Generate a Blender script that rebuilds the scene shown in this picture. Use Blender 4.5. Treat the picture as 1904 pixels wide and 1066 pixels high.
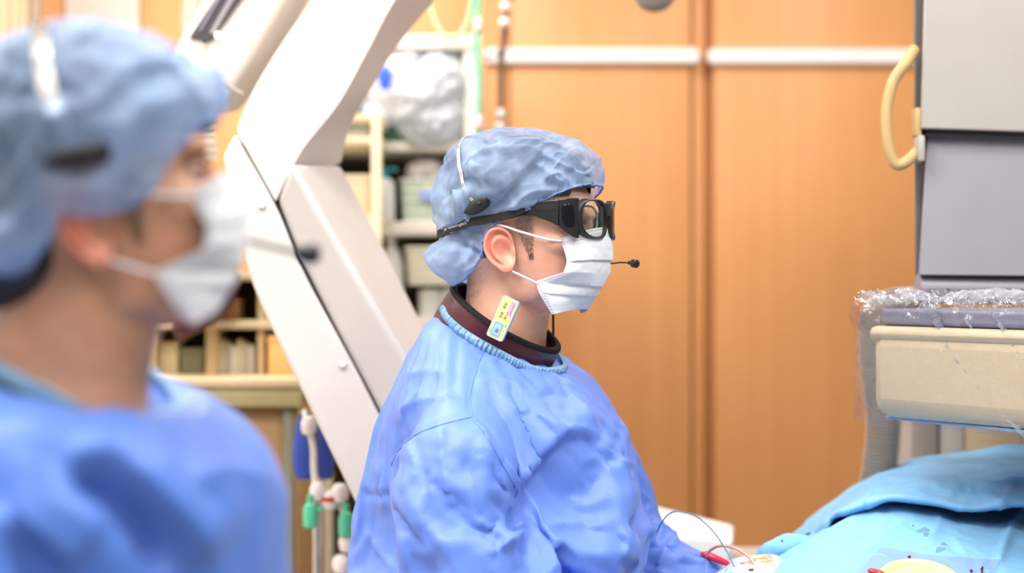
import bpy, bmesh, math, random
import numpy as np
from mathutils import Vector, Matrix
from mathutils.bvhtree import BVHTree

for _o in list(bpy.data.objects):
    bpy.data.objects.remove(_o)
SC = bpy.context.scene
COL = SC.collection
random.seed(7)
RNG = np.random.RandomState(7)

# ------------------------------------------------------------------ camera, world, lights
CAMZ = 1.5
LENS = 60.0
FPX = 1904 * LENS / 36.0
cam_d = bpy.data.cameras.new('camera')
cam = bpy.data.objects.new('camera', cam_d)
COL.objects.link(cam)
cam.location = (0, 0, CAMZ)
cam.rotation_euler = (math.pi / 2, 0, 0)
cam_d.lens = LENS
cam_d.sensor_width = 36
cam_d.clip_start = 0.05
cam_d.dof.use_dof = True
cam_d.dof.focus_distance = 2.36
cam_d.dof.aperture_fstop = 1.9
SC.camera = cam

W = bpy.data.worlds.new('world')
SC.world = W
W.use_nodes = True
W.node_tree.nodes['Background'].inputs[0].default_value = (0.93, 0.97, 1.0, 1)
W.node_tree.nodes['Background'].inputs[1].default_value = 0.17
SC.view_settings.view_transform = 'Standard'
SC.view_settings.look = 'None'
SC.view_settings.gamma = 1
SC.view_settings.use_curve_mapping = False
SC.view_settings.exposure = 0.46
SC.cycles.use_denoising = True
SC.cycles.use_adaptive_sampling = True
SC.cycles.adaptive_threshold = 0.03
SC.cycles.max_bounces = 4
SC.cycles.diffuse_bounces = 3
SC.cycles.glossy_bounces = 3
SC.cycles.transparent_max_bounces = 10
SC.cycles.caustics_reflective = False
SC.cycles.caustics_refractive = False

# light of the ceiling panels (the panel fittings themselves are built with the ceiling)
CEIL = 2.95
PANELS = [(-1.9, 3.3, 13), (-0.55, 3.3, 24), (0.9, 3.3, 7), (-1.9, 1.5, 16), (-0.55, 1.5, 28), (0.9, 1.5, 25),
          (-0.55, -0.3, 9), (0.9, -0.3, 8)]
for (x, y, p) in PANELS:
    ld = bpy.data.lights.new('ceiling_panel_light', 'AREA')
    ld.shape = 'RECTANGLE'
    ld.size = 0.55
    ld.size_y = 1.15
    ld.energy = p
    ld.color = (1.0, 0.97, 0.93)
    lo = bpy.data.objects.new('ceiling_panel_light', ld)
    lo.location = (x, y, CEIL - 0.03)
    COL.objects.link(lo)


# ------------------------------------------------------------------ helpers
def P(px, py, Y):
    return Vector(((px - 952) / FPX * Y, Y, CAMZ - (py - 533) / FPX * Y))


def Pn(px, py, Y):
    return np.array(P(px, py, Y))


def project(V):
    V = np.asarray(V)
    return np.stack([V[:, 0] / V[:, 1] * FPX + 952, 533 - (V[:, 2] - CAMZ) / V[:, 1] * FPX], 1)


def tag(o, label=None, cat=None, group=None, kind=None):
    if label: o['label'] = label
    if cat: o['category'] = cat
    if group: o['group'] = group
    if kind: o['kind'] = kind
    return o


def thing(name, label, cat, loc=(0, 0, 0), group=None):
    o = bpy.data.objects.new(name, None)
    o.empty_display_size = 0.05
    o.location = loc
    COL.objects.link(o)
    return tag(o, label, cat, group)


def add_obj(name, me, mat=None, parent=None, smooth=True):
    o = bpy.data.objects.new(name, me)
    COL.objects.link(o)
    if mat is not None and len(me.materials) == 0:
        me.materials.append(mat)
    if smooth:
        me.polygons.foreach_set('use_smooth', [True] * len(me.polygons))
    if parent is not None:
        o.parent = parent
        if parent.parent is None and parent.type == 'EMPTY':
            o.location = -Vector(parent.location)
    return o


def mesh(V, F, name='mesh'):
    me = bpy.data.meshes.new(name)
    me.from_pydata([tuple(float(c) for c in v) for v in V], [], [tuple(int(i) for i in f) for f in F])
    me.update()
    return me


class MB:
    """collects shapes, builds one mesh"""
    def __init__(self):
        self.V = []
        self.F = []

    def add(self, V, F):
        b = len(self.V)
        self.V += [tuple(v) for v in V]
        self.F += [tuple(i + b for i in f) for f in F]
        return self

    def grid(self, G, cu=False, cv=False, cap0=False, cap1=False):
        G = np.asarray(G)
        n, m = G.shape[:2]
        b = len(self.V)
        self.V += [tuple(v) for v in G.reshape(-1, 3)]
        for i in range(n if cu else n - 1):
            for j in range(m if cv else m - 1):
                i2, j2 = (i + 1) % n, (j + 1) % m
                self.F.append((b + i * m + j, b + i * m + j2, b + i2 * m + j2, b + i2 * m + j))
        if cap0: self.F.append(tuple(b + j for j in range(m))[::-1])
        if cap1: self.F.append(tuple(b + (n - 1) * m + j for j in range(m)))
        return self

    def tube(self, path, r, seg=10, closed=False, caps=True, flat=1.0):
        path = np.asarray([np.array(p, float) for p in path])
        n = len(path)
        r = np.full(n, r, float) if np.isscalar(r) else np.asarray(r, float)
        T = np.gradient(path, axis=0)
        if closed:
            T = np.roll(path, -1, 0) - np.roll(path, 1, 0)
        T /= np.linalg.norm(T, axis=1, keepdims=True) + 1e-12
        up = np.array([0, 0, 1.0]) if abs(T[0][2]) < .9 else np.array([1.0, 0, 0])
        A = np.cross(T[0], up); A /= np.linalg.norm(A)
        G = []
        for i in range(n):
            A = A - T[i] * np.dot(A, T[i]); A /= np.linalg.norm(A) + 1e-12
            B = np.cross(T[i], A)
            th = np.linspace(0, 2 * math.pi, seg, endpoint=False)
            G.append(path[i] + r[i] * (np.cos(th)[:, None] * A + flat * np.sin(th)[:, None] * B))
        return self.grid(G, cu=closed, cv=True, cap0=caps and not closed, cap1=caps and not closed)

    def ribbon(self, path, width_dir, w, out_dir, t):
        """flat band along path; width_dir/out_dir arrays (n,3)"""
        path = np.asarray(path, float)
        wd = np.asarray(width_dir, float); od = np.asarray(out_dir, float)
        w = np.asarray(w, float); w = w[:, None] if w.ndim == 1 else w
        a = path + wd * w / 2; b = path - wd * w / 2
        G = np.stack([a, b, b + od * t, a + od * t], 1)
        return self.grid(G, cv=True, cap0=True, cap1=True)

    def box(self, c, s, bev=0.0, rot=None, seg=2):
        bm = bmesh.new()
        bmesh.ops.create_cube(bm, size=1)
        for v in bm.verts:
            v.co = Vector((v.co.x * s[0], v.co.y * s[1], v.co.z * s[2]))
        if bev > 0:
            bmesh.ops.bevel(bm, geom=list(bm.edges), offset=bev, segments=seg, affect='EDGES', profile=.5)
        return self.bm(bm, c, rot)

    def bm(self, bm, c=(0, 0, 0), rot=None):
        bm.verts.index_update()
        V = [v.co.copy() for v in bm.verts]
        if rot is not None: V = [rot @ v for v in V]
        c = Vector(c)
        self.add([v + c for v in V], [[v.index for v in f.verts] for f in bm.faces])
        bm.free()
        return self

    def ball(self, c, r, sub=3, rot=None):
        bm = bmesh.new()
        bmesh.ops.create_icosphere(bm, subdivisions=sub, radius=1)
        r = (r, r, r) if np.isscalar(r) else r
        for v in bm.verts:
            v.co = Vector((v.co.x * r[0], v.co.y * r[1], v.co.z * r[2]))
        return self.bm(bm, c, rot)

    def lathe(self, prof, c=(0, 0, 0), seg=20, rot=None):
        th = np.linspace(0, 2 * math.pi, seg, endpoint=False)
        G = [[(r * math.cos(t), r * math.sin(t), z) for t in th] for r, z in prof]
        G = np.array(G, float)
        if rot is not None:
            G = G @ np.array(rot).T
        return self.grid(G + np.array(c, float), cv=True, cap0=True, cap1=True)

    def quadloft(self, secs):
        """sections of 4 corner points"""
        return self.grid(np.array(secs), cv=True, cap0=True, cap1=True)

    def build(self, name, mat, parent=None, smooth=True, bevel=0, bseg=3, sub=0, sharp=None):
        me = mesh(self.V, self.F, name)
        if sharp is None: sharp = 35
        o = add_obj(name, me, mat, parent, smooth)
        if bevel:
            m = o.modifiers.new('bevel', 'BEVEL')
            m.width = bevel; m.segments = bseg; m.limit_method = 'ANGLE'; m.angle_limit = math.radians(30)
            m.harden_normals = False
        if sub:
            m = o.modifiers.new('sub', 'SUBSURF'); m.levels = sub; m.render_levels = sub
        if smooth and sharp:
            try:
                me.set_sharp_from_angle(angle=math.radians(sharp))
            except Exception:
                pass
        return o


def catmull(pts, n, closed=False):
    pts = np.asarray([np.array(p, float) for p in pts])
    m = len(pts)
    if closed:
        t = np.linspace(0, m, n, endpoint=False)
    else:
        t = np.linspace(0, m - 1, n)
    i = np.floor(t).astype(int)
    if not closed: i = np.minimum(i, m - 2)
    u = (t - i)[:, None]
    def g(k):
        return pts[k % m] if closed else np.where(((k < 0) | (k >= m))[:, None],
            np.where((k < 0)[:, None], 2 * pts[0] - pts[1], 2 * pts[-1] - pts[-2]), pts[np.clip(k, 0, m - 1)])
    p0, p1, p2, p3 = g(i - 1), g(i), g(i + 1), g(i + 2)
    return .5 * ((2 * p1) + (-p0 + p2) * u + (2 * p0 - 5 * p1 + 4 * p2 - p3) * u ** 2 + (-p0 + 3 * p1 - 3 * p2 + p3) * u ** 3)


_perm = np.random.RandomState(3).permutation(256)
_perm = np.concatenate([_perm, _perm, _perm])
_grad = np.random.RandomState(5).normal(size=(256, 3))
_grad /= np.linalg.norm(_grad, axis=1, keepdims=True)


def gnoise(Q):
    Q = np.asarray(Q, float)
    i = np.floor(Q).astype(int)
    f = Q - i
    i &= 255
    u = f * f * f * (f * (f * 6 - 15) + 10)
    out = 0
    for dx in (0, 1):
        for dy in (0, 1):
            for dz in (0, 1):
                h = _perm[_perm[_perm[(i[:, 0] + dx) & 255] + ((i[:, 1] + dy) & 255)] + ((i[:, 2] + dz) & 255)]
                g = _grad[h]
                d = f - np.array([dx, dy, dz])
                w = (u[:, 0] if dx else 1 - u[:, 0]) * (u[:, 1] if dy else 1 - u[:, 1]) * (u[:, 2] if dz else 1 - u[:, 2])
                out = out + w * (g * d).sum(1)
    return out * 1.5


def ridged(Q, octv=2):
    s = 0; a = 1; t = 0
    for k in range(octv):
        s = s + a * (1 - 2.2 * np.abs(gnoise(Q * (1.9 ** k) + 17.3 * k))); t += a; a *= .5
    return s / t


def smooth01(x):
    x = np.clip(x, 0, 1)
    return x * x * (3 - 2 * x)


def remesh(V, F, voxel, smooth=0):
    me = mesh(V, F, 'tmp')
    o = bpy.data.objects.new('tmp', me)
    COL.objects.link(o)
    m = o.modifiers.new('r', 'REMESH'); m.mode = 'VOXEL'; m.voxel_size = voxel
    if smooth:
        m = o.modifiers.new('s', 'SMOOTH'); m.iterations = smooth; m.factor = .5
    dg = bpy.context.evaluated_depsgraph_get()
    r = bpy.data.meshes.new_from_object(o.evaluated_get(dg))
    bpy.data.objects.remove(o)
    bpy.data.meshes.remove(me)
    n = len(r.vertices)
    co = np.empty(n * 3); r.vertices.foreach_get('co', co)
    fc = [tuple(p.vertices) for p in r.polygons]
    bpy.data.meshes.remove(r)
    return co.reshape(-1, 3), fc


def normals(V, F):
    V = np.asarray(V)
    N = np.zeros_like(V)
    Q = np.array([f if len(f) == 4 else (f[0], f[1], f[2], f[2]) for f in F])
    n = np.cross(V[Q[:, 2]] - V[Q[:, 0]], V[Q[:, 3]] - V[Q[:, 1]])
    for k in range(4):
        np.add.at(N, Q[:, k], n)
    return N / (np.linalg.norm(N, axis=1, keepdims=True) + 1e-12)


def polydist(pp, poly):
    """distance, signed side, and parameter 0..1 along a polyline, for 2-D points"""
    best = np.full(len(pp), 1e9); side = np.zeros(len(pp)); par = np.zeros(len(pp))
    poly = np.asarray(poly, float)
    L = np.linalg.norm(np.diff(poly, axis=0), axis=1); cum = np.concatenate([[0], np.cumsum(L)])
    for k in range(len(poly) - 1):
        a, b = poly[k], poly[k + 1]
        d = b - a
        t = np.clip(((pp - a) @ d) / (d @ d), 0, 1)
        q = pp - (a + t[:, None] * d)
        dist = np.hypot(q[:, 0], q[:, 1])
        s = np.sign(d[0] * (pp[:, 1] - a[1]) - d[1] * (pp[:, 0] - a[0]))
        m = dist < best
        best = np.where(m, dist, best); side = np.where(m, s, side); par = np.where(m, (cum[k] + t * L[k]) / cum[-1], par)
    return best, side, par


def crease(V, N, specs):
    """folds pressed into a cloth surface: each follows a line seen on its near side"""
    pp = project(V)
    view = np.array([0, 0, CAMZ]) - V
    view /= np.linalg.norm(view, axis=1, keepdims=True)
    face = smooth01(((N * view).sum(1) + .15) / .3)
    D = np.zeros(len(V))
    for s in specs:
        kind, pts, w, amp = s[:4]
        pts = catmull(pts, 6 * len(pts))
        d, side, par = polydist(pp, pts)
        tap = np.minimum(1, np.minimum(par, 1 - par) * 5 + .12)
        if kind == 'step':
            Lf = s[4]
            sd = d * side
            D += face * tap * amp * .5 * (1 + np.tanh(sd / w)) * np.exp(-np.maximum(sd, 0) / Lf) * (d < Lf * 6)
        elif kind == 'sharp':
            D += face * tap * amp * np.exp(-d / w)
        else:
            D += face * tap * amp * np.exp(-(d / w) ** 2)
    return D / 1000.


def drape_sim(V, F, cV, cF, pin, shrink=-.12, frames=18, bend=.8, mass=.15, jitter=.002, dist=.003, quality=5):
    """let cloth settle over a body so that its folds are real"""
    co = add_obj('tmp_body', mesh(cV, cF))
    co.modifiers.new('c', 'COLLISION')
    co.collision.thickness_outer = dist
    co.collision.cloth_friction = 20
    V = np.asarray(V)
    N = normals(V, F)
    o = add_obj('tmp_cloth', mesh(V + N * (gnoise(V * 30) * jitter)[:, None], F))
    vg = o.vertex_groups.new(name='pin')
    for i in np.nonzero(pin > .01)[0]:
        vg.add([int(i)], float(pin[i]), 'REPLACE')
    m = o.modifiers.new('cloth', 'CLOTH')
    st = m.settings
    st.quality = quality; st.mass = mass
    st.tension_stiffness = 25; st.compression_stiffness = 25; st.shear_stiffness = 10; st.bending_stiffness = bend
    st.shrink_min = shrink; st.shrink_max = shrink
    st.vertex_group_mass = 'pin'; st.air_damping = 2; st.tension_damping = 5
    m.collision_settings.distance_min = dist
    m.collision_settings.use_self_collision = False
    m.point_cache.frame_start = 1; m.point_cache.frame_end = frames + 1
    for f in range(1, frames + 1):
        SC.frame_set(f)
    e = o.evaluated_get(bpy.context.evaluated_depsgraph_get()).to_mesh()
    R = np.empty(len(e.vertices) * 3); e.vertices.foreach_get('co', R)
    R = R.reshape(-1, 3).copy()
    bpy.data.objects.remove(o); bpy.data.objects.remove(co)
    SC.frame_set(1)
    return R


def subdivide(V, F, smooth=0):
    me = mesh(V, F, 'tmp')
    o = bpy.data.objects.new('tmp', me); COL.objects.link(o)
    m = o.modifiers.new('s', 'SUBSURF'); m.levels = 1; m.render_levels = 1
    r = bpy.data.meshes.new_from_object(o.evaluated_get(bpy.context.evaluated_depsgraph_get()))
    bpy.data.objects.remove(o); bpy.data.meshes.remove(me)
    co = np.empty(len(r.vertices) * 3); r.vertices.foreach_get('co', co)
    fc = [tuple(p.vertices) for p in r.polygons]
    bpy.data.meshes.remove(r)
    return co.reshape(-1, 3), fc


# ------------------------------------------------------------------ materials
MATS = {}


def mat(name, col=None, rough=.5, metal=0, spec=.5, noise=None, bump=None, alpha=1, emit=None, sheen=0, trans=0, coat=0, sss=0):
    if name in MATS: return MATS[name]
    m = bpy.data.materials.new(name)
    m.use_nodes = True
    nt = m.node_tree
    b = nt.nodes['Principled BSDF']
    b.inputs['Base Color'].default_value = (*col, 1)
    b.inputs['Roughness'].default_value = rough
    b.inputs['Metallic'].default_value = metal
    b.inputs['Specular IOR Level'].default_value = spec
    b.inputs['Alpha'].default_value = alpha
    b.inputs['Sheen Weight'].default_value = sheen
    b.inputs['Transmission Weight'].default_value = trans
    b.inputs['Coat Weight'].default_value = coat
    if sss:
        b.inputs['Subsurface Weight'].default_value = sss
        b.inputs['Subsurface Radius'].default_value = (1, .35, .2)
        b.inputs['Subsurface Scale'].default_value = .008
    if emit:
        b.inputs['Emission Color'].default_value = (*emit[0], 1)
        b.inputs['Emission Strength'].default_value = emit[1]
    tc = nt.nodes.new('ShaderNodeTexCoord')
    if noise is None: noise = (14, .06)
    if noise:
        sc, amt = noise[:2]
        mp = nt.nodes.new('ShaderNodeMapping')
        mp.inputs['Scale'].default_value = noise[2] if len(noise) > 2 else (1, 1, 1)
        nt.links.new(tc.outputs['Object'], mp.inputs[0])
        n = nt.nodes.new('ShaderNodeTexNoise'); n.inputs['Scale'].default_value = sc; n.inputs['Detail'].default_value = 4
        nt.links.new(mp.outputs[0], n.inputs[0])
        hsv = nt.nodes.new('ShaderNodeMix'); hsv.data_type = 'RGBA'
        hsv.inputs[6].default_value = (*[max(0, c * (1 - amt)) for c in col], 1)
        hsv.inputs[7].default_value = (*[min(1, c * (1 + amt)) for c in col], 1)
        nt.links.new(n.outputs[0], hsv.inputs[0])
        nt.links.new(hsv.outputs[2], b.inputs['Base Color'])
    if bump:
        n2 = nt.nodes.new('ShaderNodeTexNoise'); n2.inputs['Scale'].default_value = bump[0]; n2.inputs['Detail'].default_value = 5
        nt.links.new(tc.outputs['Object'], n2.inputs[0])
        bp = nt.nodes.new('ShaderNodeBump'); bp.inputs['Strength'].default_value = bump[1]; bp.inputs['Distance'].default_value = bump[2] if len(bump) > 2 else .002
        nt.links.new(n2.outputs[0], bp.inputs['Height'])
        nt.links.new(bp.outputs[0], b.inputs['Normal'])
    MATS[name] = m
    return m


def cloth_mat(name, col, rough=.55, weave=900, wstr=.25, transl=.25, crumple=(22, .35, .006), trans=0.0, sheen=.15, layers=None):
    """non-woven fabric: embossed dots, crumple relief, light passing through, optional see-through"""
    if name in MATS: return MATS[name]
    m = bpy.data.materials.new(name); m.use_nodes = True
    nt = m.node_tree; N = nt.nodes; Lk = nt.links
    b = N['Principled BSDF']; out = N['Material Output']
    b.inputs['Roughness'].default_value = rough
    b.inputs['Sheen Weight'].default_value = sheen
    b.inputs['Specular IOR Level'].default_value = .4
    tc = N.new('ShaderNodeTexCoord')
    n = N.new('ShaderNodeTexNoise'); n.inputs['Scale'].default_value = 260; n.inputs['Detail'].default_value = 3
    Lk.new(tc.outputs['Object'], n.inputs[0])
    mx = N.new('ShaderNodeMix'); mx.data_type = 'RGBA'
    mx.inputs[6].default_value = (*[c * .93 for c in col], 1); mx.inputs[7].default_value = (*[min(1, c * 1.07) for c in col], 1)
    Lk.new(n.outputs[0], mx.inputs[0]); Lk.new(mx.outputs[2], b.inputs['Base Color'])
    # embossed dot grid
    bp = N.new('ShaderNodeBump'); bp.inputs['Strength'].default_value = wstr; bp.inputs['Distance'].default_value = .0006
    if weave:
        v = N.new('ShaderNodeTexVoronoi'); v.inputs['Scale'].default_value = weave; v.inputs['Randomness'].default_value = .12
        Lk.new(tc.outputs['Object'], v.inputs[0]); Lk.new(v.outputs['Distance'], bp.inputs['Height'])
    # crumple
    c1 = N.new('ShaderNodeTexNoise'); c1.inputs['Scale'].default_value = crumple[0] * .5; c1.inputs['Detail'].default_value = 2
    Lk.new(tc.outputs['Object'], c1.inputs[0])
    ad = N.new('ShaderNodeVectorMath'); ad.operation = 'MULTIPLY_ADD'
    ad.inputs[1].default_value = (.08, .08, .08)
    Lk.new(c1.outputs['Color'], ad.inputs[0]); Lk.new(tc.outputs['Object'], ad.inputs[2])
    c2 = N.new('ShaderNodeTexVoronoi'); c2.feature = 'F1'; c2.inputs['Scale'].default_value = crumple[0]
    Lk.new(ad.outputs[0], c2.inputs[0])
    bp2 = N.new('ShaderNodeBump'); bp2.inputs['Strength'].default_value = crumple[1]; bp2.inputs['Distance'].default_value = crumple[2]
    Lk.new(c2.outputs['Distance'], bp2.inputs['Height']); Lk.new(bp2.outputs[0], bp.inputs['Normal'])
    Lk.new(bp.outputs[0], b.inputs['Normal'])
    tr = N.new('ShaderNodeBsdfTranslucent'); Lk.new(mx.outputs[2], tr.inputs[0]); Lk.new(bp.outputs[0], tr.inputs['Normal'])
    ms = N.new('ShaderNodeMixShader'); ms.inputs[0].default_value = transl
    Lk.new(b.outputs[0], ms.inputs[1]); Lk.new(tr.outputs[0], ms.inputs[2])
    last = ms
    if trans:
        tp = N.new('ShaderNodeBsdfTransparent')
        tp.inputs[0].default_value = (*[min(1, .55 + .45 * c) for c in col], 1)
        m2 = N.new('ShaderNodeMixShader'); m2.inputs[0].default_value = trans
        Lk.new(ms.outputs[0], m2.inputs[1]); Lk.new(tp.outputs[0], m2.inputs[2])
        if layers:
            va = N.new('ShaderNodeVertexColor'); va.layer_name = 'layers'
            mr = N.new('ShaderNodeMapRange'); mr.inputs['To Min'].default_value = layers[0]; mr.inputs['To Max'].default_value = layers[1]
            Lk.new(va.outputs[0], mr.inputs['Value']); Lk.new(mr.outputs[0], m2.inputs[0])
        last = m2
    Lk.new(last.outputs[0], out.inputs[0])
    MATS[name] = m
    return m


def film_mat(name, tint=(.96, .97, 1), gloss=.25, rough=.08, bump=(40, .6, .006)):
    """clear plastic film: mostly see-through, glossy"""
    if name in MATS: return MATS[name]
    m = bpy.data.materials.new(name); m.use_nodes = True
    nt = m.node_tree; N = nt.nodes; Lk = nt.links
    N.remove(N['Principled BSDF']); out = N['Material Output']
    tp = N.new('ShaderNodeBsdfTransparent'); tp.inputs[0].default_value = (*tint, 1)
    gl = N.new('ShaderNodeBsdfGlossy'); gl.inputs['Roughness'].default_value = rough
    tc = N.new('ShaderNodeTexCoord')
    n = N.new('ShaderNodeTexNoise'); n.inputs['Scale'].default_value = bump[0]; n.inputs['Detail'].default_value = 3
    Lk.new(tc.outputs['Object'], n.inputs[0])
    bp = N.new('ShaderNodeBump'); bp.inputs['Strength'].default_value = bump[1]; bp.inputs['Distance'].default_value = bump[2]
    Lk.new(n.outputs[0], bp.inputs['Height']); Lk.new(bp.outputs[0], gl.inputs['Normal'])
    lw = N.new('ShaderNodeLayerWeight'); Lk.new(bp.outputs[0], lw.inputs['Normal'])
    pw = N.new('ShaderNodeMath'); pw.operation = 'POWER'; pw.inputs[1].default_value = 4; Lk.new(lw.outputs['Facing'], pw.inputs[0])
    ad = N.new('ShaderNodeMath'); ad.operation = 'MULTIPLY_ADD'; ad.inputs[1].default_value = .75; ad.inputs[2].default_value = gloss; ad.use_clamp = True
    Lk.new(pw.outputs[0], ad.inputs[0])
    ms = N.new('ShaderNodeMixShader'); Lk.new(ad.outputs[0], ms.inputs[0]); Lk.new(tp.outputs[0], ms.inputs[1]); Lk.new(gl.outputs[0], ms.inputs[2])
    Lk.new(ms.outputs[0], out.inputs[0])
    MATS[name] = m
    return m


def wood_mat(name, c1, c2):
    m = bpy.data.materials.new(name); m.use_nodes = True
    nt = m.node_tree; N = nt.nodes; Lk = nt.links; b = N['Principled BSDF']
    tc = N.new('ShaderNodeTexCoord'); mp = N.new('ShaderNodeMapping'); mp.inputs['Scale'].default_value = (9, 9, .35)
    Lk.new(tc.outputs['Object'], mp.inputs[0])
    n = N.new('ShaderNodeTexNoise'); n.inputs['Scale'].default_value = 2.2; n.inputs['Detail'].default_value = 6
    Lk.new(mp.outputs[0], n.inputs[0])
    mp2 = N.new('ShaderNodeMapping'); mp2.inputs['Scale'].default_value = (160, 160, 3)
    Lk.new(tc.outputs['Object'], mp2.inputs[0])
    n2 = N.new('ShaderNodeTexNoise'); n2.inputs['Scale'].default_value = 1; n2.inputs['Detail'].default_value = 3
    Lk.new(mp2.outputs[0], n2.inputs[0])
    av = N.new('ShaderNodeMath'); av.operation = 'MULTIPLY_ADD'; av.inputs[1].default_value = .3
    Lk.new(n2.outputs[0], av.inputs[0])
    sc = N.new('ShaderNodeMath'); sc.operation = 'MULTIPLY'; sc.inputs[1].default_value = .75; Lk.new(n.outputs[0], sc.inputs[0]); Lk.new(sc.outputs[0], av.inputs[2])
    r = N.new('ShaderNodeValToRGB'); r.color_ramp.elements[0].position = .25; r.color_ramp.elements[1].position = .75
    r.color_ramp.elements[0].color = (*c1, 1); r.color_ramp.elements[1].color = (*c2, 1)
    Lk.new(av.outputs[0], r.inputs[0]); Lk.new(r.outputs[0], b.inputs['Base Color'])
    b.inputs['Roughness'].default_value = .42
    MATS[name] = m
    return m


M_wood = wood_mat('wood_veneer', (.70, .305, .10), (.80, .385, .15))
M_woodgap = mat('wood_joint', (.42, .17, .05), .6)
M_white = mat('white_plastic', (.85, .84, .82), .4)
M_strip = mat('white_rail', (.93, .92, .91), .35)
M_ceil = mat('ceiling_paint', (.8, .79, .77), .8)
M_floor = mat('floor_vinyl', (.55, .5, .42), .35)
M_cream = mat('gantry_enamel', (.69, .64, .595), .4)
M_cream2 = mat('gantry_enamel_grey', (.60, .56, .535), .42)
M_tan = mat('gantry_cover_tan', (.72, .64, .54), .45)
M_darkgap = mat('dark_gap', (.03, .03, .03), .7)
M_gown = cloth_mat('gown_blue', (.135, .25, .745), rough=.42, weave=620, wstr=.35, transl=.10, crumple=(13, .18, .006), sheen=.08)
M_gown2 = cloth_mat('gown_blue_front', (.085, .20, .66), rough=.45, weave=0, wstr=.2, transl=.1, crumple=(14, .4, .008))
M_cap = cloth_mat('cap_blue', (.42, .57, .84), rough=.6, weave=700, wstr=.2, transl=.35, crumple=(38, .5, .004), trans=.56, layers=(.76, .28))
M_capband = cloth_mat('cap_elastic', (.20, .36, .70), rough=.6, weave=0, wstr=.2, transl=.35, crumple=(60, .5, .003))
M_trim = cloth_mat('neck_trim', (.32, .56, .78), rough=.6, weave=0, wstr=.2, transl=.3, crumple=(60, .6, .004))
M_drape = cloth_mat('drape_blue', (.24, .55, .86), rough=.6, weave=0, wstr=.18, transl=.14, crumple=(22, .4, .007))
M_hair = mat('black_hair', (.018, .015, .014), .45)
M_black = mat('black_plastic', (.012, .012, .013), .35)
M_blackm = mat('black_rubber', (.02, .019, .02), .6)
M_steel = mat('polished_steel', (.72, .70, .67), .18, metal=1)
M_maroon = mat('maroon_vinyl', (.062, .006, .016), .34, noise=(40, .3), bump=(220, .35, .001))
M_piping = mat('black_binding', (.010, .009, .012), .75, spec=.2, bump=(400, .4, .0008))
M_lavgrey = mat('lavender_panel', (.285, .27, .31), .4)
M_ltgrey = mat('light_grey_housing', (.42, .395, .36), .45)
M_dkgrey = mat('dark_grey_metal', (.16, .145, .13), .45)
M_midgrey = mat('grey_plastic', (.33, .30, .28), .5)
M_bege = mat('beige_enamel', (.60, .48, .29), .45)
M_handle = mat('tan_rubber', (.53, .36, .16), .5)
M_hose = mat('grey_hose', (.44, .38, .32), .5)
M_film = film_mat('clear_film', gloss=.08, rough=.09, bump=(70, .8, .005))
M_glove = mat('latex_glove', (.75, .62, .5), .5)
M_scrub = mat('dark_trousers', (.03, .05, .12), .8)
M_shoe = mat('white_clog', (.7, .7, .7), .5)

# skin: colour attribute carries the natural skin variation (ears, stubble)
def skin_mat(name):
    m = bpy.data.materials.new(name); m.use_nodes = True
    nt = m.node_tree; N = nt.nodes; Lk = nt.links; b = N['Principled BSDF']
    a = N.new('ShaderNodeVertexColor'); a.layer_name = 'tint'
    tc = N.new('ShaderNodeTexCoord')
    n = N.new('ShaderNodeTexNoise'); n.inputs['Scale'].default_value = 55; n.inputs['Detail'].default_value = 5
    Lk.new(tc.outputs['Object'], n.inputs[0])
    mx = N.new('ShaderNodeMix'); mx.data_type = 'RGBA'; mx.blend_type = 'MULTIPLY'; mx.inputs[0].default_value = .5
    r = N.new('ShaderNodeValToRGB'); r.color_ramp.elements[0].position = .35; r.color_ramp.elements[1].position = .7
    r.color_ramp.elements[0].color = (.9, .72, .68, 1); r.color_ramp.elements[1].color = (1, 1, 1, 1)
    Lk.new(n.outputs[0], r.inputs[0]); Lk.new(a.outputs[0], mx.inputs[6]); Lk.new(r.outputs[0], mx.inputs[7])
    # small moles
    v = N.new('ShaderNodeTexVoronoi'); v.inputs['Scale'].default_value = 38
    Lk.new(tc.outputs['Object'], v.inputs[0])
    vr = N.new('ShaderNodeValToRGB'); vr.color_ramp.elements[0].position = .03; vr.color_ramp.elements[1].position = .07
    vr.color_ramp.elements[0].color = (.55, .3, .27, 1); vr.color_ramp.elements[1].color = (1, 1, 1, 1)
    Lk.new(v.outputs['Distance'], vr.inputs[0])
    mx2 = N.new('ShaderNodeMix'); mx2.data_type = 'RGBA'; mx2.blend_type = 'MULTIPLY'; mx2.inputs[0].default_value = .6
    Lk.new(mx.outputs[2], mx2.inputs[6]); Lk.new(vr.outputs[0], mx2.inputs[7])
    Lk.new(mx2.outputs[2], b.inputs['Base Color'])
    b.inputs['Roughness'].default_value = .48
    b.inputs['Subsurface Weight'].default_value = .25
    b.inputs['Subsurface Radius'].default_value = (1, .35, .2)
    b.inputs['Subsurface Scale'].default_value = .006
    n2 = N.new('ShaderNodeTexNoise'); n2.inputs['Scale'].default_value = 600; n2.inputs['Detail'].default_value = 3
    Lk.new(tc.outputs['Object'], n2.inputs[0])
    bp = N.new('ShaderNodeBump'); bp.inputs['Strength'].default_value = .15; bp.inputs['Distance'].default_value = .001
    Lk.new(n2.outputs[0], bp.inputs['Height']); Lk.new(bp.outputs[0], b.inputs['Normal'])
    return m


M_skin = skin_mat('skin')

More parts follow.
